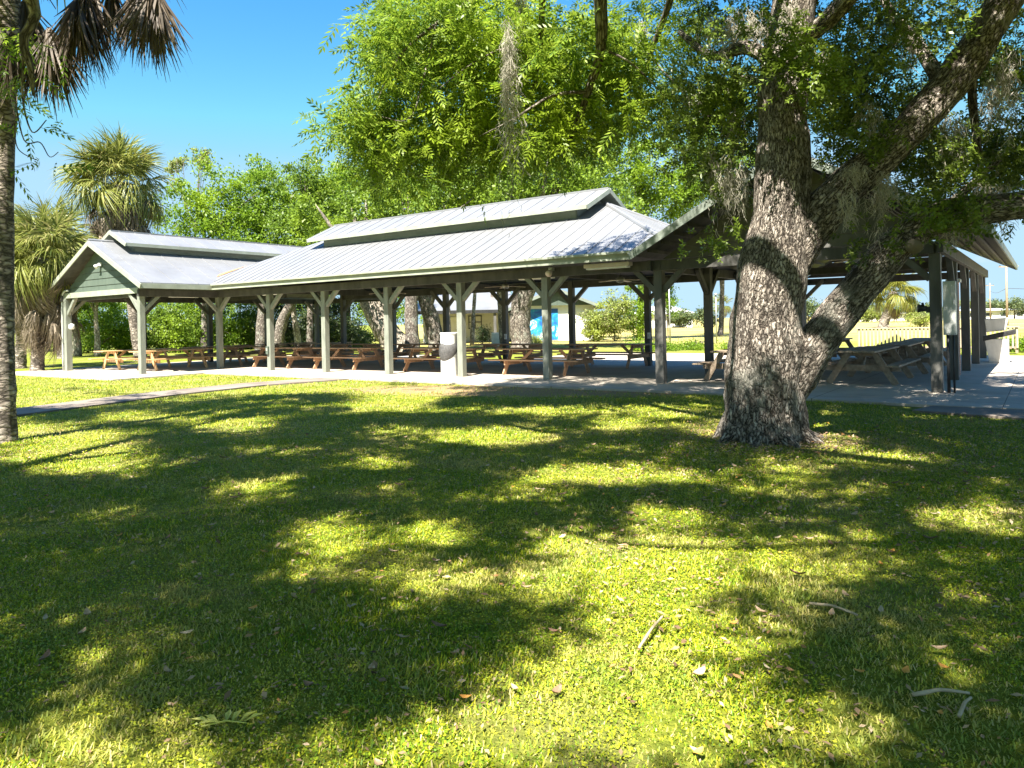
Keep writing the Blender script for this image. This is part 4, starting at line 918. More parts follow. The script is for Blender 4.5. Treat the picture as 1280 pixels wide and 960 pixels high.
limb2([Vector((2.4, 1, 9.6)), Vector((.3, 3.9, 9)), Vector((-1.9, 4.8, 9.3)), Vector((-3.4, 7.2, 9)), Vector((-6, 7.9, 9.6))], .17, .03)
mb.build('trunk', M['grey_bark'], pec, True, off=PB)
pc = clumps([(492, 55, 36, 60, 12, 15, 26), (462, 140, 26, 24, 11.5, 13, 12), (440, 152, 14, 14, 11, 12, 3), (555, 95, 90, 85, 11, 14.5, 70), (502, 170, 62, 34, 11.5, 14, 22), (600, 30, 140, 45, 10.5, 14, 50), (650, 120, 80, 85, 11, 14.5, 55), (735, 95, 75, 85, 10.5, 14, 36), (790, 40, 60, 40, 11, 14, 14), (775, 120, 40, 50, 11, 14, 12), (812, 140, 46, 44, 11.5, 14, 13), (700, 170, 60, 26, 11, 13, 13), (590, 172, 60, 24, 11.5, 14, 14), (860, 20, 40, 20, 11, 14, 5), (480, 215, 20, 16, 12, 13.5, 5), (545, 215, 50, 10, 11.5, 13, 5), (620, 60, 160, 70, 12, 16, 50), (660, 140, 130, 50, 13, 17, 36)], .3)
pq = [sprays(pc, COMP, 21, .19, .85, 1.5, -.15)]
mid_ = lambda P: (split(P) <= 5.5) & (split(P) > -3)
pq.append(shade_canopy(48000, (-6, 6), (-2.5, 4), (6, 8), COMP, 1.05, mid_)); pq.append(shade_canopy(50000, (-7, 6), (3, 16), (7, 10.5), COMP, 1.55, mid_))
quads('crown', np.concatenate(pq), M['leaf_pecan'], pec, off=PB)
mq = []
for k in range(7): mq.append(moss_strand(at(634+random.uniform(-3, 3)+k*.8, 22+random.uniform(-8, 40), 9.6), (2.5, 1.9, 2.2, 1.2, 1.6, .9, 2.0)[k], .06, 190))
for k in range(4): mq.append(moss_strand(at(651+random.uniform(-3, 3), -10+random.uniform(-10, 10), 11.6), .9*random.uniform(.7, 1), .09, 90))
for k in range(3): mq.append(moss_strand(at(802+random.uniform(-3, 3), 25, 12), .65, .08, 80))
quads('moss', np.concatenate(mq), M['moss'], pec, off=PB)
# ------------------------------------------------------------------ ash at the left, its twig hanging before the palm
AB_ = Vector((-9.5, -2.5, G))
ash = thing('broadleaf_tree', AB_, 'shady tree with narrow paired leaves hanging before the near palm trunk', 'tree')
mb = MB(); mb.tube([AB_, AB_+Vector((0, 0, 2)), AB_+Vector((.4, .8, 5)), AB_+Vector((1.2, 2.2, 8)), AB_+Vector((2, 4, 10))], [.5, .38, .33, .24, .1], 24, sub=6, lump=.12)
limb2([AB_+Vector((.4, .8, 5)), (-7, 1.5, 6.8), (-5.5, 4, 7.5), (-4.5, 6.5, 8)], .2, .05)
limb2([AB_+Vector((.6, 1, 5.6)), (-9, 3, 6.3), at(-40, -60, 7.5), at(30, 60, 8), at(42, 120, 8.2)], .14, .012)
limb2([at(30, 60, 8), at(28, 120, 8.2), at(40, 165, 8.3), at(58, 150, 8.3)], .014, .005); limb2([at(18, 118, 8.1), at(30, 175, 8.2), at(50, 178, 8.3), at(62, 196, 8.3), at(73, 190, 8.3)], .008, .004); limb2([at(18, 150, 8.1), at(22, 185, 8.2), at(45, 200, 8.2)], .008, .004)
limb2([AB_+Vector((1, 2, 7.5)), (-8, 5, 8.6), (-7.5, 8, 9.2), (-8, 11, 10)], .16, .05)
mb.build('trunk', M['grey_bark'], ash, True, off=AB_)
aq = [sprays(clumps([(25, 60, 26, 30, 8, 9, 4), (30, 120, 14, 14, 8.2, 8.6, 2), (10, 100, 14, 30, 8, 9, 3), (52, 150, 12, 8, 8.3, 8.4, 1), (45, 200, 14, 5, 8.2, 8.3, 1)], .2), COMP, 5, .12, .8, 1.1, -.5)]
left_ = lambda P: split(P) <= -3
aq.append(shade_canopy(26000, (-10, -2), (-2.5, 4), (6, 8), COMP, 1.1, left_)); aq.append(shade_canopy(50000, (-15, -2), (3, 15.5), (6.5, 9.5), COMP, 1.55, left_))
quads('crown', np.concatenate(aq), M['leaf_pecan'], ash, off=AB_)
# ------------------------------------------------------------------ palms
b0 = at(4, 552, 10.9); b0.z = G
pl = palm('palm_tree', b0, at(14, -75, 10.9), 'near palm at the left edge with hanging brown fronds', .155, 30, 0, 1.25, 'palms left of the pavilion', trunk_mid=at(2, 250, 10.9), lo=8)
Q = []
cr = np.array(at(14, -75, 10.9))
for (u, v, Y, sc) in [(185, -45, 10.6, 1.25), (170, -30, 10.8, 1.15), (195, -38, 10.4, 1.2), (105, -35, 10.4, 1.3), (95, -25, 10.2, 1.2), (120, -30, 10.7, 1.2), (60, 10, 10.2, 1.2), (50, 25, 10.4, 1.1), (70, 20, 10.6, 1.1), (-20, 0, 10.4, 1.2), (15, 20, 10.1, 1.1), (30, -20, 11.3, 1.2), (140, -40, 11.2, 1.1), (-60, -20, 11, 1.2)]:
    p = np.array(at(u, v, Y))
    for k in range(3):      # each dead fan hangs down from its bent stalk
        d = np.array([[rng.normal(0, .1), rng.normal(0, .1), -1.]]); Tf = HANGF[k % 3].copy(); Tf[:, :, 0] -= .75
        Q.append(inst(Tf[2:], p[None], rand_rot(1, d, np.array([[rng.normal(), rng.normal(), .1]]), .3), np.array([sc*.95])))
    s_ = np.array([0, 0, .025]); Q.append(np.array([[cr+s_, p+s_*.5+[0, 0, .1], p-s_*.5+[0, 0, .1], cr-s_]]))
quads('dead_fronds', np.concatenate(Q), M['dead_shaded'], pl, off=b0)
def palmpx(u, base, Y, cu, cv, label, **k):
    b = at(u, base, Y); b.z = G; return palm('palm_tree', b, at(cu, cv, Y), label, group='palms left of the pavilion', **k)
palmpx(174, 450, 39, 146, 232, 'tall palm with round yellow green crown behind the green gabled roof', r=.24, green=66, dead=120, size=1.5, skirt=1.9)
palmpx(47, 464, 30, 52, 322, 'shaggy palm with dark trunk and skirt of dead fronds beside the gable', r=.22, green=84, dead=110, size=1.15, skirt=2.4)
palmpx(26, 460, 33, 28, 330, 'palm with a pale pinkish trunk behind the near palm', r=.2, green=50, dead=50, size=1.15, skirt=1.8)
palmpx(77, 446, 44, 62, 300, 'palm with a slim leaning trunk behind the shaggy one', r=.22, green=34, dead=20, size=1.5, skirt=1.5)
palmpx(1104, 408, 88, 1117, 365, 'small bright yellow green palm alone in the dry field', r=.5, green=46, dead=10, size=1.75, mat='frond_yellow', skirt=.8)
palmpx(901, 405, 125, 902, 382, 'far thin palm standing before the white house', r=.2, green=24, dead=6, size=1.2, skirt=.6)
palmpx(935, 404, 120, 935, 384, 'far stocky palm just left of the oak trunk', r=.35, green=30, dead=24, size=1.3, skirt=1.2)
# ------------------------------------------------------------------ background trees
def lob(*L): return [(tuple(at(u, v, Y)), (ru*Y/F, ry, rv*Y/F)) for (u, v, Y, ru, rv, ry) in L]
def gb(u, Y): c = at(u, 440, Y); return (c.x, Y, G)
grpL, grpR = 'trees behind the pavilion', 'trees far across the field'
tree('broadleaf_tree', gb(255, 52), lob((255, 252, 52, 58, 48, 3.5), (300, 250, 54, 50, 44, 3.5), (275, 285, 52, 60, 40, 3.5), (230, 300, 50, 40, 40, 3), (290, 330, 50, 40, 40, 3)), 'bright green tree right of the tall palm', group=grpL, leaf='leaf_bright', nclump=110, per=150, size=.24, spread=.8)
tree('broadleaf_tree', gb(320, 56), lob((330, 248, 56, 50, 46, 3.5), (365, 262, 56, 40, 46, 3), (345, 310, 54, 45, 40, 3), (300, 330, 54, 40, 40, 3)), 'bright green tree above the valley where two roofs meet', group=grpL, leaf='leaf_bright', nclump=120, per=150, size=.25, spread=.8)
tree('broadleaf_tree', gb(387, 50), lob((387, 240, 50, 35, 42, 2.6), (380, 290, 50, 45, 35, 3)), 'darker narrow tree with an upright twiggy top at the crown gap', group=grpL, leaf='leaf_mid', nclump=90, per=140, size=.22, spread=.6)
tree('broadleaf_tree', gb(435, 54), lob((432, 252, 54, 55, 42, 3.5), (420, 300, 52, 50, 30, 3)), 'bright green tree just left of the long cupola', group=grpL, leaf='leaf_bright', nclump=110, per=150, size=.24, spread=.8)
tree('scraggy_tree', gb(228, 60), lob((250, 195, 60, 14, 8, .8), (222, 200, 60, 12, 8, .8), (258, 205, 60, 8, 7, .6), (215, 212, 60, 10, 7, .7)), 'thin scraggy tree top with flat tufts right of the tall palm', leaf='leaf_shrub', bark='twig', nclump=26, per=70, size=.2, spread=.35, rad=.14, limbs=8)
tree('broadleaf_tree', gb(497, 43), lob((430, 285, 44, 70, 45, 4), (500, 255, 44, 70, 40, 4), (470, 340, 44, 60, 25, 4)), 'tree with pale leaning trunk seen between two green posts', group=grpL, leaf='leaf_mid', bark='pale_bark', nclump=130, per=140, size=.22, spread=.7, trunk=([Vector(gb(503, 43))+Vector((0, 0, -.1)), at(487, 420, 43), at(470, 390, 43), at(455, 355, 43), at(445, 300, 43)], [.95, .72, .68, .6, .4]))
tree('broadleaf_tree', gb(515, 40), lob((540, 250, 41, 80, 40, 4), (560, 210, 42, 60, 35, 4), (600, 250, 42, 60, 35, 4)), 'tree with upright mottled trunk left of the white trash bin', group=grpL, leaf='leaf_mid', bark='grey_bark', nclump=130, per=140, size=.2, spread=.7, trunk=([Vector(gb(515, 40)), at(515, 420, 40), at(514, 385, 40), at(518, 350, 40), at(530, 290, 40)], [.5, .38, .34, .34, .2]))
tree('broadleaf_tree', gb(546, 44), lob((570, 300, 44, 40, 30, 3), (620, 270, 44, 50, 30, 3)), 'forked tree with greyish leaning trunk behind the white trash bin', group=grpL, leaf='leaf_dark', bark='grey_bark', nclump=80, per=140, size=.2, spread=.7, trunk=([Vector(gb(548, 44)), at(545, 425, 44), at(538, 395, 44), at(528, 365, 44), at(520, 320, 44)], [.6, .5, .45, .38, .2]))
tree('broadleaf_tree', gb(655, 42), lob((650, 235, 42, 90, 50, 4), (720, 250, 42, 70, 40, 4), (690, 200, 42, 80, 45, 4), (765, 270, 43, 40, 25, 3)), 'huge tree with a thick grey trunk in front of the mural', group=grpL, leaf='leaf_mid', bark='grey_bark', nclump=220, per=140, size=.2, spread=.75, trunk=([Vector(gb(652, 42)), at(651, 425, 42), at(650, 395, 42), at(655, 365, 42), at(668, 335, 42), at(690, 280, 42)], [.75, .58, .54, .62, .6, .3]), limbs=8)
tree('slender_tree', gb(630, 48), lob((622, 290, 48, 30, 30, 2)), 'slender pale trunk between the park building windows and huge trunk', group=grpL, leaf='leaf_mid', bark='pale_bark', nclump=40, per=120, size=.2, spread=.6, trunk=([Vector(gb(631, 48)), at(628, 410, 48), at(625, 370, 48), at(622, 310, 48)], [.32, .24, .2, .12]))
tree('broadleaf_tree', gb(800, 58), lob((800, 230, 58, 70, 50, 4), (850, 250, 58, 60, 45, 4), (760, 200, 58, 60, 50, 4), (870, 200, 60, 50, 50, 4)), 'bright green tree beyond the right end of the long cupola', group=grpL, leaf='leaf_bright', nclump=190, per=150, size=.25, spread=.85)
tree('broadleaf_tree', gb(900, 66), lob((905, 235, 66, 60, 60, 4), (960, 230, 66, 50, 60, 4)), 'dark tree crown partly hidden behind the oak trunk', group=grpL, leaf='leaf_mid', nclump=110, per=130, size=.27, spread=.9)
# understory left of and under the gabled wing
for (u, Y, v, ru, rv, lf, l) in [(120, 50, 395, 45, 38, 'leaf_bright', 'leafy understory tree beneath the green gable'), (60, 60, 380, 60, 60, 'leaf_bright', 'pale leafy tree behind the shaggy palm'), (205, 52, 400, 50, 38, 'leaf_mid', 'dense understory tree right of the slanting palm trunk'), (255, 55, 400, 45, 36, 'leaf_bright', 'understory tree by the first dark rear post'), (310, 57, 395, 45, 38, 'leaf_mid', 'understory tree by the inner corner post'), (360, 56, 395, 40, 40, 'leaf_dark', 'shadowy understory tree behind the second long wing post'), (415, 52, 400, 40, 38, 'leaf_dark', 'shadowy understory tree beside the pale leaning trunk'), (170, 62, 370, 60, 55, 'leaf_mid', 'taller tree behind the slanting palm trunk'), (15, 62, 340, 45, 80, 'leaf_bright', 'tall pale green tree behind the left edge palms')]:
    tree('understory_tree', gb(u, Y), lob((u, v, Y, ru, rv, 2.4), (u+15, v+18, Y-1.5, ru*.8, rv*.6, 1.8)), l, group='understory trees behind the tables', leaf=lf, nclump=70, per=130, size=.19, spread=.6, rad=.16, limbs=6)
for (u, Y, v, ru, rv, lf, l) in [(470, 72, 375, 40, 40, 'leaf_mid', 'leafy tree behind the pale leaning trunk'), (540, 74, 365, 50, 42, 'leaf_bright', 'pale leafy tree far behind the white trash bin'), (600, 80, 352, 44, 40, 'leaf_mid', 'tree rising behind the park building porch')]:
    tree('broadleaf_tree', gb(u, Y), lob((u, v, Y, ru, rv, 3), (u+18, v+16, Y-1.5, ru*.8, rv*.7, 2)), l, group=grpL, leaf=lf, nclump=80, per=120, size=.26, spread=.8, rad=.2, limbs=6)
for (u, Y, v, ru, rv, lf, l) in [(95, 54, 425, 26, 14, 'leaf_mid', 'low thicket left of the pale pine table'), (150, 53, 424, 26, 14, 'leaf_bright', 'low thicket behind the pale pine table'), (215, 52, 424, 28, 14, 'leaf_mid', 'low thicket behind the right gable post'), (262, 58, 424, 28, 16, 'leaf_bright', 'low thicket behind the first dark rear post'), (320, 56, 424, 28, 16, 'leaf_mid', 'low thicket right of the inner corner post'), (375, 58, 422, 28, 18, 'leaf_bright', 'low thicket behind the brown forked trunk'), (430, 58, 420, 28, 18, 'leaf_mid', 'low thicket left of the pale leaning trunk'), (385, 66, 375, 45, 45, 'leaf_bright', 'tall tree filling the gap behind the third post'), (300, 68, 370, 45, 45, 'leaf_mid', 'tall tree filling the gap by the inner corner post'), (100, 68, 360, 45, 50, 'leaf_mid', 'tall tree filling the gap under the green gable')]:
    tree('thicket', gb(u, Y), lob((u, v, Y, ru, rv, 2.), (u+16, v+4, Y-.8, ru*.8, rv*.7, 1.6)), l, 'shrub', 'thickets behind the tables', lf, nclump=60, per=120, size=.17, spread=.5, rad=.12, limbs=6)
tree('broadleaf_tree', gb(480, 60), lob((478, 222, 60, 55, 42, 3.5), (510, 205, 60, 45, 40, 3)), 'bright tall tree behind the left half of the long cupola', group=grpL, leaf='leaf_bright', nclump=110, per=140, size=.26, spread=.8)
tree('broadleaf_tree', gb(620, 62), lob((610, 215, 62, 65, 42, 3.5), (680, 215, 62, 60, 42, 3.5)), 'bright tall tree behind the right half of the long cupola', group=grpL, leaf='leaf_bright', nclump=130, per=140, size=.26, spread=.8)
def trunk_only(u, Y, v0, lean, r, label, bark='grey_bark'):
    b = Vector(gb(u, Y)); tree('slender_tree', b, lob((u+lean, v0-40, Y, 22, 22, 1.5)), label, group='slim trunks behind the tables', leaf='leaf_mid', bark=bark, nclump=18, per=110, size=.2, spread=.6, trunk=([b, at(u+lean*.4, (v0+430)/2, Y), at(u+lean, v0, Y), at(u+lean*1.5, v0-50, Y)], [r*1.2, r, r*.8, r*.4]))
trunk_only(122, 46, 400, -2, .16, 'short pale trunk under the middle of the green gable', 'pale_bark')
trunk_only(97, 47, 410, -3, .22, 'pale trunk just right of the left corner post', 'pale_bark')
trunk_only(326, 48, 370, 3, .32, 'dark upright trunk right of the inner corner post'); trunk_only(345, 46, 370, 22, .3, 'dark trunk leaning right behind the second post')
trunk_only(373, 47, 390, -6, .2, 'brown forked trunk behind the third post', 'pale_bark'); trunk_only(590, 52, 360, 4, .14, 'thin pale trunk left of the park building', 'pale_bark'); trunk_only(560, 50, 360, -2, .2, 'thin pale trunk above the white trash bin', 'pale_bark')
# shrubs right of the park building
def shrub(u, v, Y, ru, rv, label, leaf='leaf_shrub', n=60, size=.16, grp='shrubs behind the pavilion'):
    tree('shrub', gb(u, Y), lob((u, v, Y, ru, rv, 1.4), (u+ru*.4, v+rv*.3, Y-.6, ru*.7, rv*.7, 1.1)), label, 'shrub', grp, leaf, 'twig', n, 110, size, .45, rad=.06, limbs=9)
shrub(742, 406, 56, 20, 20, 'round yellow green shrub right of the mural wall'); shrub(768, 393, 55, 22, 32, 'tall twiggy grey green shrub before the sky'); shrub(792, 385, 57, 20, 40, 'tall bright shrub by the rear dark post', 'leaf_bright'); shrub(835, 372, 60, 9, 22, 'small upright green tree beyond the thin pole', 'leaf_bright', 26)
for (u, l) in [(830, 'low green weeds behind the dark corner post'), (868, 'low green weed clump left of the dark inner post'), (800, 'low weed clump by the tall shrub'), (915, 'low weeds showing left of the oak trunk')]: shrub(u, 434, 38, 20, 5, l, 'leaf_bright', 26, .1, 'weed clumps at the pavement edge')
shrub(1262, 430, 30, 22, 6, 'low bushy weeds right of the barbecue', 'leaf_bright', 26, .1, 'weed clumps at the pavement edge')
shrub(1150, 398, 60, 9, 12, 'small yellow bush just left of the dark corner post', 'leaf_shrub', 24, .14); shrub(665, 426, 55, 12, 4, 'low bush at the foot of the mural', 'leaf_shrub', 16, .12); shrub(603, 418, 56, 6, 8, 'potted dark bush by the porch', 'leaf_dark', 14, .12)
for i, (u, v, Y, ru, rv, l) in enumerate([(850, 396, 128, 13, 8, 'far bushy tree just left of the white house'), (880, 396, 128, 14, 9, 'far bushy tree right of the white house'), (958, 393, 130, 16, 12, 'far yellow tree beside the oak trunk'), (1010, 385, 120, 20, 14, 'far yellow green tree between oak trunk and limb'), (1045, 388, 140, 14, 10, 'far tree left of the lone palm'), (1085, 392, 150, 16, 9, 'far tree behind the lone palm'), (1135, 386, 150, 16, 10, 'far grey green tree right of the lone palm'), (1165, 388, 155, 14, 9, 'far tree behind the dark corner post'), (1212, 380, 190, 18, 8, 'far tree over the low white house'), (1268, 382, 160, 16, 10, 'far bushy tree behind the nearer utility pole'), (1245, 381, 180, 12, 7, 'far tree between the two utility poles'), (725, 398, 150, 14, 10, 'far grey green tree at the corner of the park building'), (1100, 388, 175, 18, 8, 'far low tree behind the pale house')]):
    Y_ = Y; tree('broadleaf_tree', (at(u, 400, Y_).x, Y_, G), lob((u, v, Y_, ru, rv, 2.5), (u+ru*.5, v+rv*.4, Y_, ru*.7, rv*.7, 2)), l, group=grpR, leaf=['leaf_far', 'leaf_shrub'][i % 3 == 2], nclump=40, per=60, size=.42, spread=.9, rad=.22, limbs=4)
#@@LAWN
# ------------------------------------------------------------------ grass, fallen leaves, sticks
def on_hard(X, Y):
    a, b = toAB(X, Y)
    hard = ((a > -22.4) & (a < -13.2) & (b > -4.9)) | ((a >= -13.2) & (a < 4.2) & (b > -1.75)) | ((a >= 4.2) & (a < 9.5) & (b > -1.75-.6*(a-4.2)/5.3)) | ((a >= 9.5) & (b > -2.35))
    for PTS, w in ((PATH, .72), (SIDE, .72)):
        for p, q in zip(PTS, PTS[1:]):
            px, py = q[0]-p[0], q[1]-p[1]; L2 = px*px+py*py; t = np.clip(((X-p[0])*px+(Y-p[1])*py)/L2, 0, 1)
            hard |= np.hypot(X-p[0]-t*px, Y-p[1]-t*py) < w
    return hard
def bare(X, Y):
    c, s = math.cos(.3), math.sin(.3); x, y = X-.4, Y-17.3; u, v = (x*c-y*s)/5.6, (x*s+y*c)/1.75
    return np.hypot(u, v)+.5*vnoise(X, Y, 1.2, 8.) < .8
def blades(n, y0, y1, w, L, pw=1.0):
    Y = (rng.uniform(0, 1, n)*(y1**2-y0**2)+y0**2)**.5 if pw else rng.uniform(y0, y1, n)
    X = rng.uniform(-1, 1, n)*(Y*.70+2.8); ok = ~on_hard(X, Y); ok &= ~(bare(X, Y) & (rng.uniform(0, 1, n) < .85))
    dens = np.array([mnoise.noise(Vector((x*1.1, y*1.1, 0))) for x, y in zip(X[::1], Y[::1])]); ok &= rng.uniform(-.9, .6, n) < dens+.62
    X, Y = X[ok], Y[ok]; n = len(X)
    az = rng.uniform(0, 2*np.pi, n); l = L*rng.uniform(.5, 1.3, n)*np.clip(.95+.9*vnoise(X, Y, 1.6, 31.)+.5*vnoise(X, Y, 6., 32.), .6, 1.9); lean = rng.uniform(.45, 1.52, n); wd = w*rng.uniform(.6, 1.3, n)
    d = np.stack([np.cos(az), np.sin(az)], 1); s = np.stack([-d[:, 1], d[:, 0]], 1); Q = np.zeros((n, 4, 3)); b = np.stack([X, Y], 1)
    hz, hx = l*np.cos(lean), l*np.sin(lean)
    Q[:, 0, :2] = b-s*wd[:, None]/2; Q[:, 1, :2] = b+s*wd[:, None]/2; Q[:, :2, 2] = G-.004
    m = b+d*(hx*.8)[:, None]; Q[:, 2, :2] = m+s*wd[:, None]*.22+d*(hx*.2)[:, None]; Q[:, 3, :2] = m-s*wd[:, None]*.22+d*(hx*.2)[:, None]; Q[:, 2, 2] = G+hz; Q[:, 3, 2] = G+hz*.96
    return Q
gq = [blades(330000, 2.0, 5.5, .0075, .025), blades(290000, 5.5, 11, .011, .030), blades(190000, 11, 19, .016, .038), blades(70000, 19, 27, .022, .05)]
gr = quads('grass', np.concatenate(gq), M['grass']); tag(gr, 'short green lawn grass mottled by tree shade', 'grass', kind='stuff')
def leaf_mesh(L, W, curl):
    mb = MB(); n = 6; V = []
    for i in range(n+1):
        t = i/n; w = W*math.sin(math.pi*min(max(t, .02), .98))**.8*(1-.25*t)
        V += [(L*(t-.5), -w/2, curl*(4*(t-.5)**2)+curl*.7), (L*(t-.5), 0, curl*(4*(t-.5)**2)), (L*(t-.5), w/2, curl*(4*(t-.5)**2)+curl*.5)]
    Fs = [(i*3+k, i*3+k+1, i*3+k+4, i*3+k+3) for i in range(n) for k in (0, 1)]
    mb.add(V, Fs); return mb
kinds = [('leaf_tan', 'curled tan leaf lying dry on the lawn', 'dry tan leaves on the lawn', .08, .04, .012), ('leaf_orange', 'small bright orange leaf lying on the lawn', 'orange leaves on the lawn', .055, .035, .008), ('leaf_brown', 'dark brown curled leaf lying on the lawn', 'brown leaves on the lawn', .09, .045, .015), ('leaf_pale', 'pale bleached leaf lying flat on the lawn', 'pale leaves on the lawn', .065, .03, .008)]
for (mt, lab, grp, L, W, cu) in kinds:
    proto = leaf_mesh(L, W, cu).build('fallen_leaf', M[mt], None, True); tag(proto, lab, 'leaf', grp)
    cnt = {'leaf_tan': 90, 'leaf_orange': 90, 'leaf_brown': 60, 'leaf_pale': 50}[mt]; first = True; k = 0
    while k < cnt:
        Y = (random.random()*(11.**2-2.6**2)+2.6**2)**.5; X = random.uniform(-.66, .66)*Y
        if mt == 'leaf_orange' and random.random() < .6: X = abs(X)*.8+.2
        if on_hard(np.array([X]), np.array([Y]))[0]: continue
        o = proto if first else proto.copy()
        if not first: COL.objects.link(o)
        first = False; k += 1
        o.location = (X, Y, G+.028+random.uniform(0, .012)); o.rotation_euler = (random.uniform(-.22, .22), random.uniform(-.22, .22), random.uniform(0, 6.28)); s = random.uniform(.6, 1.1); o.scale = (s, s, s)
def stick(u0, v0, u1, v1, r, label, z=.035):
    def g(u, v):
        p = at(u, v, 10); k = (H-G)/(H-p.z); return Vector((p.x*k, 10*k, G+z))
    a, b = g(u0, v0), g(u1, v1); m = a.lerp(b, .5)+Vector((.006, .01, .012)); mb = MB(); mb.tube([a, a.lerp(m, .5), m, b], [r, r*1.15, r, r*.75], 10, sub=4, lump=.25, ls=25); tag(mb.build('stick', M['stick'], None, True), label, 'stick')
stick(799, 819, 829, 778, .007, 'pale straight stick lying in the sunny middle of the lawn'); stick(1012, 762, 1072, 777, .007, 'tan stick beside an orange leaf right of the sunny patch'); stick(1141, 879, 1212, 877, .0075, 'short thick tan stick in shade near the lower right corner')
stick(1199, 906, 1214, 883, .007, 'bleached bark strip beside the thick tan stick')
p = at(283, 920, 10); k = (H-G)/(H-p.z); fp = Vector((p.x*k, 10*k, G+.05)); fr = thing('fallen_leaf_sprig', fp, 'yellow compound leaf sprig fallen on the shaded lawn', 'leaf sprig')
mb = MB(); mb.tube([(-.09, -.02, 0), (0, 0, .01), (.08, .0, .0)], [.003, .003, .002], 6); mb.build('stem', M['leaf_yellow'], fr)
for i, (x, an) in enumerate([(-.06, 170), (-.03, 150), (0, 100), (.02, 80), (.05, 55), (.07, 35), (-.02, 195)]):
    d = Vector((math.cos(R(an)), math.sin(R(an)), .15)); s = Vector((-d.y, d.x, 0)); l = .085; mb = MB(); mb.add([(x, 0, .005), Vector((x, 0, .012))+d*l*.5+s*.013, Vector((x, 0, 0))+d*l, Vector((x, 0, .012))+d*l*.5-s*.013], [(0, 1, 2, 3)]); mb.build('leaflet', M['leaf_yellow'], fr)
def scatter(n, y0, y1, zlo, zhi, L, asp, th, sc_, tilt):
    Y = (rng.uniform(0, 1, n)*(y1**2-y0**2)+y0**2)**.5; X = rng.uniform(-1, 1, n)*(Y*.70+1.4); ok = ~on_hard(X, Y); ok &= vnoise(X, Y, sc_, 21.)+.5*vnoise(X, Y, sc_*3, 11.) > th
    X, Y = X[ok], Y[ok]; n = len(X); P = np.stack([X, Y, G+rng.uniform(zlo, zhi, n)], 1); d = rng.normal(0, 1, (n, 3)); d[:, 2] *= .25
    return inst(np.array([rhomb([0, 0, 0], [1, 0, 0], [0, 1, 0], 1, asp, (0, 0, .05))]), P, rand_rot(n, d, None, tilt), L*rng.uniform(.5, 1.4, n))
n_ = 2600; an_ = rng.uniform(0, 6.283, n_); rr_ = .55+np.abs(rng.normal(0, .55, n_)); RP = np.stack([OB.x+rr_*np.cos(an_), OB.y+rr_*np.sin(an_), G+rng.uniform(.01, .05, n_)], 1); RD = rng.normal(0, 1, (n_, 3)); RD[:, 2] *= .25
ring = inst(np.array([rhomb([0, 0, 0], [1, 0, 0], [0, 1, 0], 1, .45, (0, 0, .05))]), RP, rand_rot(n_, RD, None, .35), .035*rng.uniform(.5, 1.4, n_))
tag(quads('leaf_litter', np.concatenate([scatter(30000, 2.2, 13, .016, .036, .024, .5, .05, .7, .3), scatter(8000, 2.2, 13, .014, .036, .028, .45, -.6, .7, .35), scatter(3000, 3, 10, .022, .04, .045, .5, .12, .5, .3), (lambda q: q[q[:, 0, 0] > .12*q[:, 0, 1]])(scatter(12000, 2.4, 11, .022, .042, .04, .5, -.15, .8, .25)), ring]), M['litter']), 'scattered small brown leaf fragments in the grass', 'leaf litter', kind='stuff')
tag(quads('clover', np.concatenate([scatter(220000, 2.0, 7.5,   .006, .03, .0125, .7, -.12, .9, .5), scatter(90000, 7.5, 16, .008, .034, .022, .7, -.12, .9, .5)]), M['weed']), 'low broad leaved weeds growing through the lawn', 'weeds', kind='stuff')
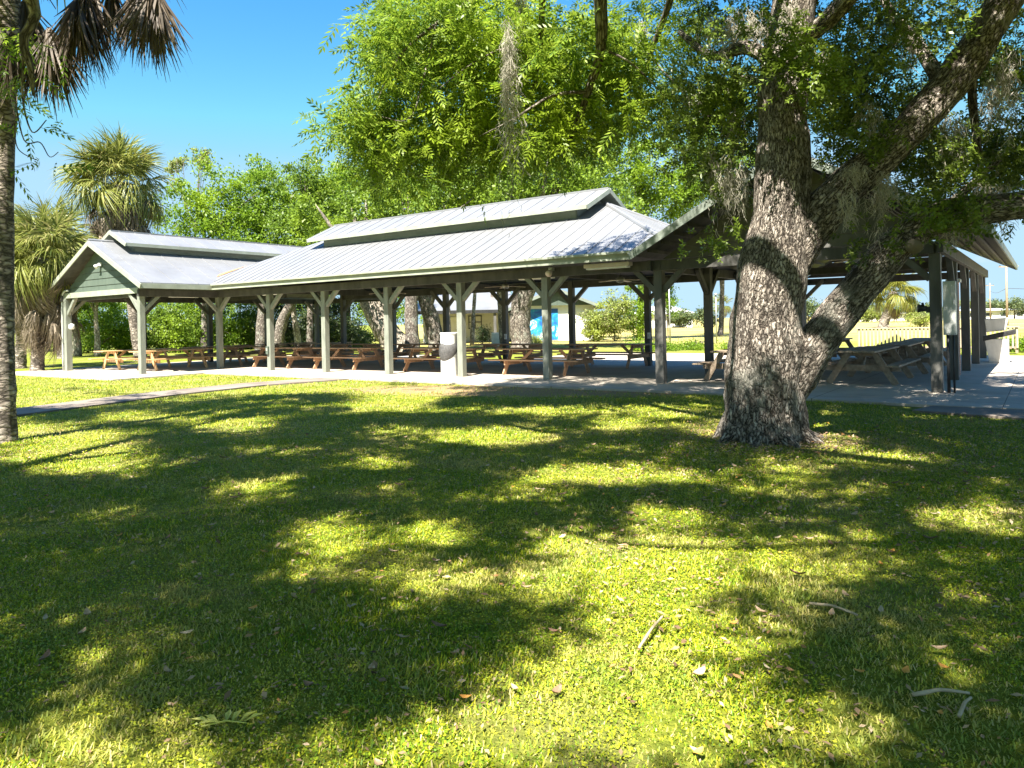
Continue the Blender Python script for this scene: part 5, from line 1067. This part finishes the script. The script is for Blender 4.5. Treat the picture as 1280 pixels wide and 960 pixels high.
#@@LIGHT
# ------------------------------------------------------------------ light
w = bpy.data.worlds.new('World'); SC.world = w; w.use_nodes = True; nt = w.node_tree
bg = nt.nodes['Background']; sky = nt.nodes.new('ShaderNodeTexSky'); sky.sky_type = 'NISHITA'; sky.sun_disc = False
sky.sun_elevation = SUN_EL; sky.sun_rotation = math.atan2(SUN.x, SUN.y); sky.air_density = 1.0; sky.dust_density = .6; sky.ozone_density = 2.0
hs = nt.nodes.new('ShaderNodeHueSaturation'); hs.inputs['Saturation'].default_value = 1.40; hs.inputs['Hue'].default_value = .505; nt.links.new(sky.outputs[0], hs.inputs['Color']); mn = nt.nodes.new('ShaderNodeVectorMath'); mn.operation = 'MINIMUM'; mn.inputs[1].default_value = (1.25, 2.2, 3.1); nt.links.new(hs.outputs[0], mn.inputs[0])
tc = nt.nodes.new('ShaderNodeTexCoord'); cm = nt.nodes.new('ShaderNodeMapping'); cm.inputs['Scale'].default_value = (2.2, 2.2, 9); nt.links.new(tc.outputs['Generated'], cm.inputs[0])
cn = noise(nt, cm.outputs[0], 2.6, 7, .6, .3); cf = ramp(nt, cn, [(.56, 0.), (.74, .75)])
sz = nt.nodes.new('ShaderNodeSeparateXYZ'); nt.links.new(tc.outputs['Generated'], sz.inputs[0]); ce = ramp(nt, sz.outputs[2], [(.02, .5), (.07, 1.), (.17, 0.)])
cmul = N(nt, 'ShaderNodeMath', operation='MULTIPLY'); nt.links.new(cf, cmul.inputs[0]); nt.links.new(ce, cmul.inputs[1])
hz_ = ramp(nt, sz.outputs[2], [(0., .85), (.09, .6), (.22, 0.)]); pale = mixc(nt, hz_, mn.outputs[0], (1.75, 2.5, 3.05))
cl = mixc(nt, cmul.outputs[0], pale, (2.6, 2.85, 3.05)); nt.links.new(cl, bg.inputs[0]); bg.inputs[1].default_value = .082
sl = bpy.data.lights.new('sun', 'SUN'); sl.energy = 5.0; sl.angle = R(.5); sl.color = (1, .95, .86)
so = bpy.data.objects.new('sun', sl); COL.objects.link(so); so.rotation_mode = 'QUATERNION'; so.rotation_quaternion = SUN.to_track_quat('Z', 'Y')
vs = SC.view_settings; vs.view_transform = 'Standard'; vs.look = 'None'; vs.gamma = 1; vs.exposure = 2.1; vs.use_curve_mapping = False
SC.cycles.max_bounces = 8; SC.cycles.transparent_max_bounces = 4; SC.cycles.use_denoising = True
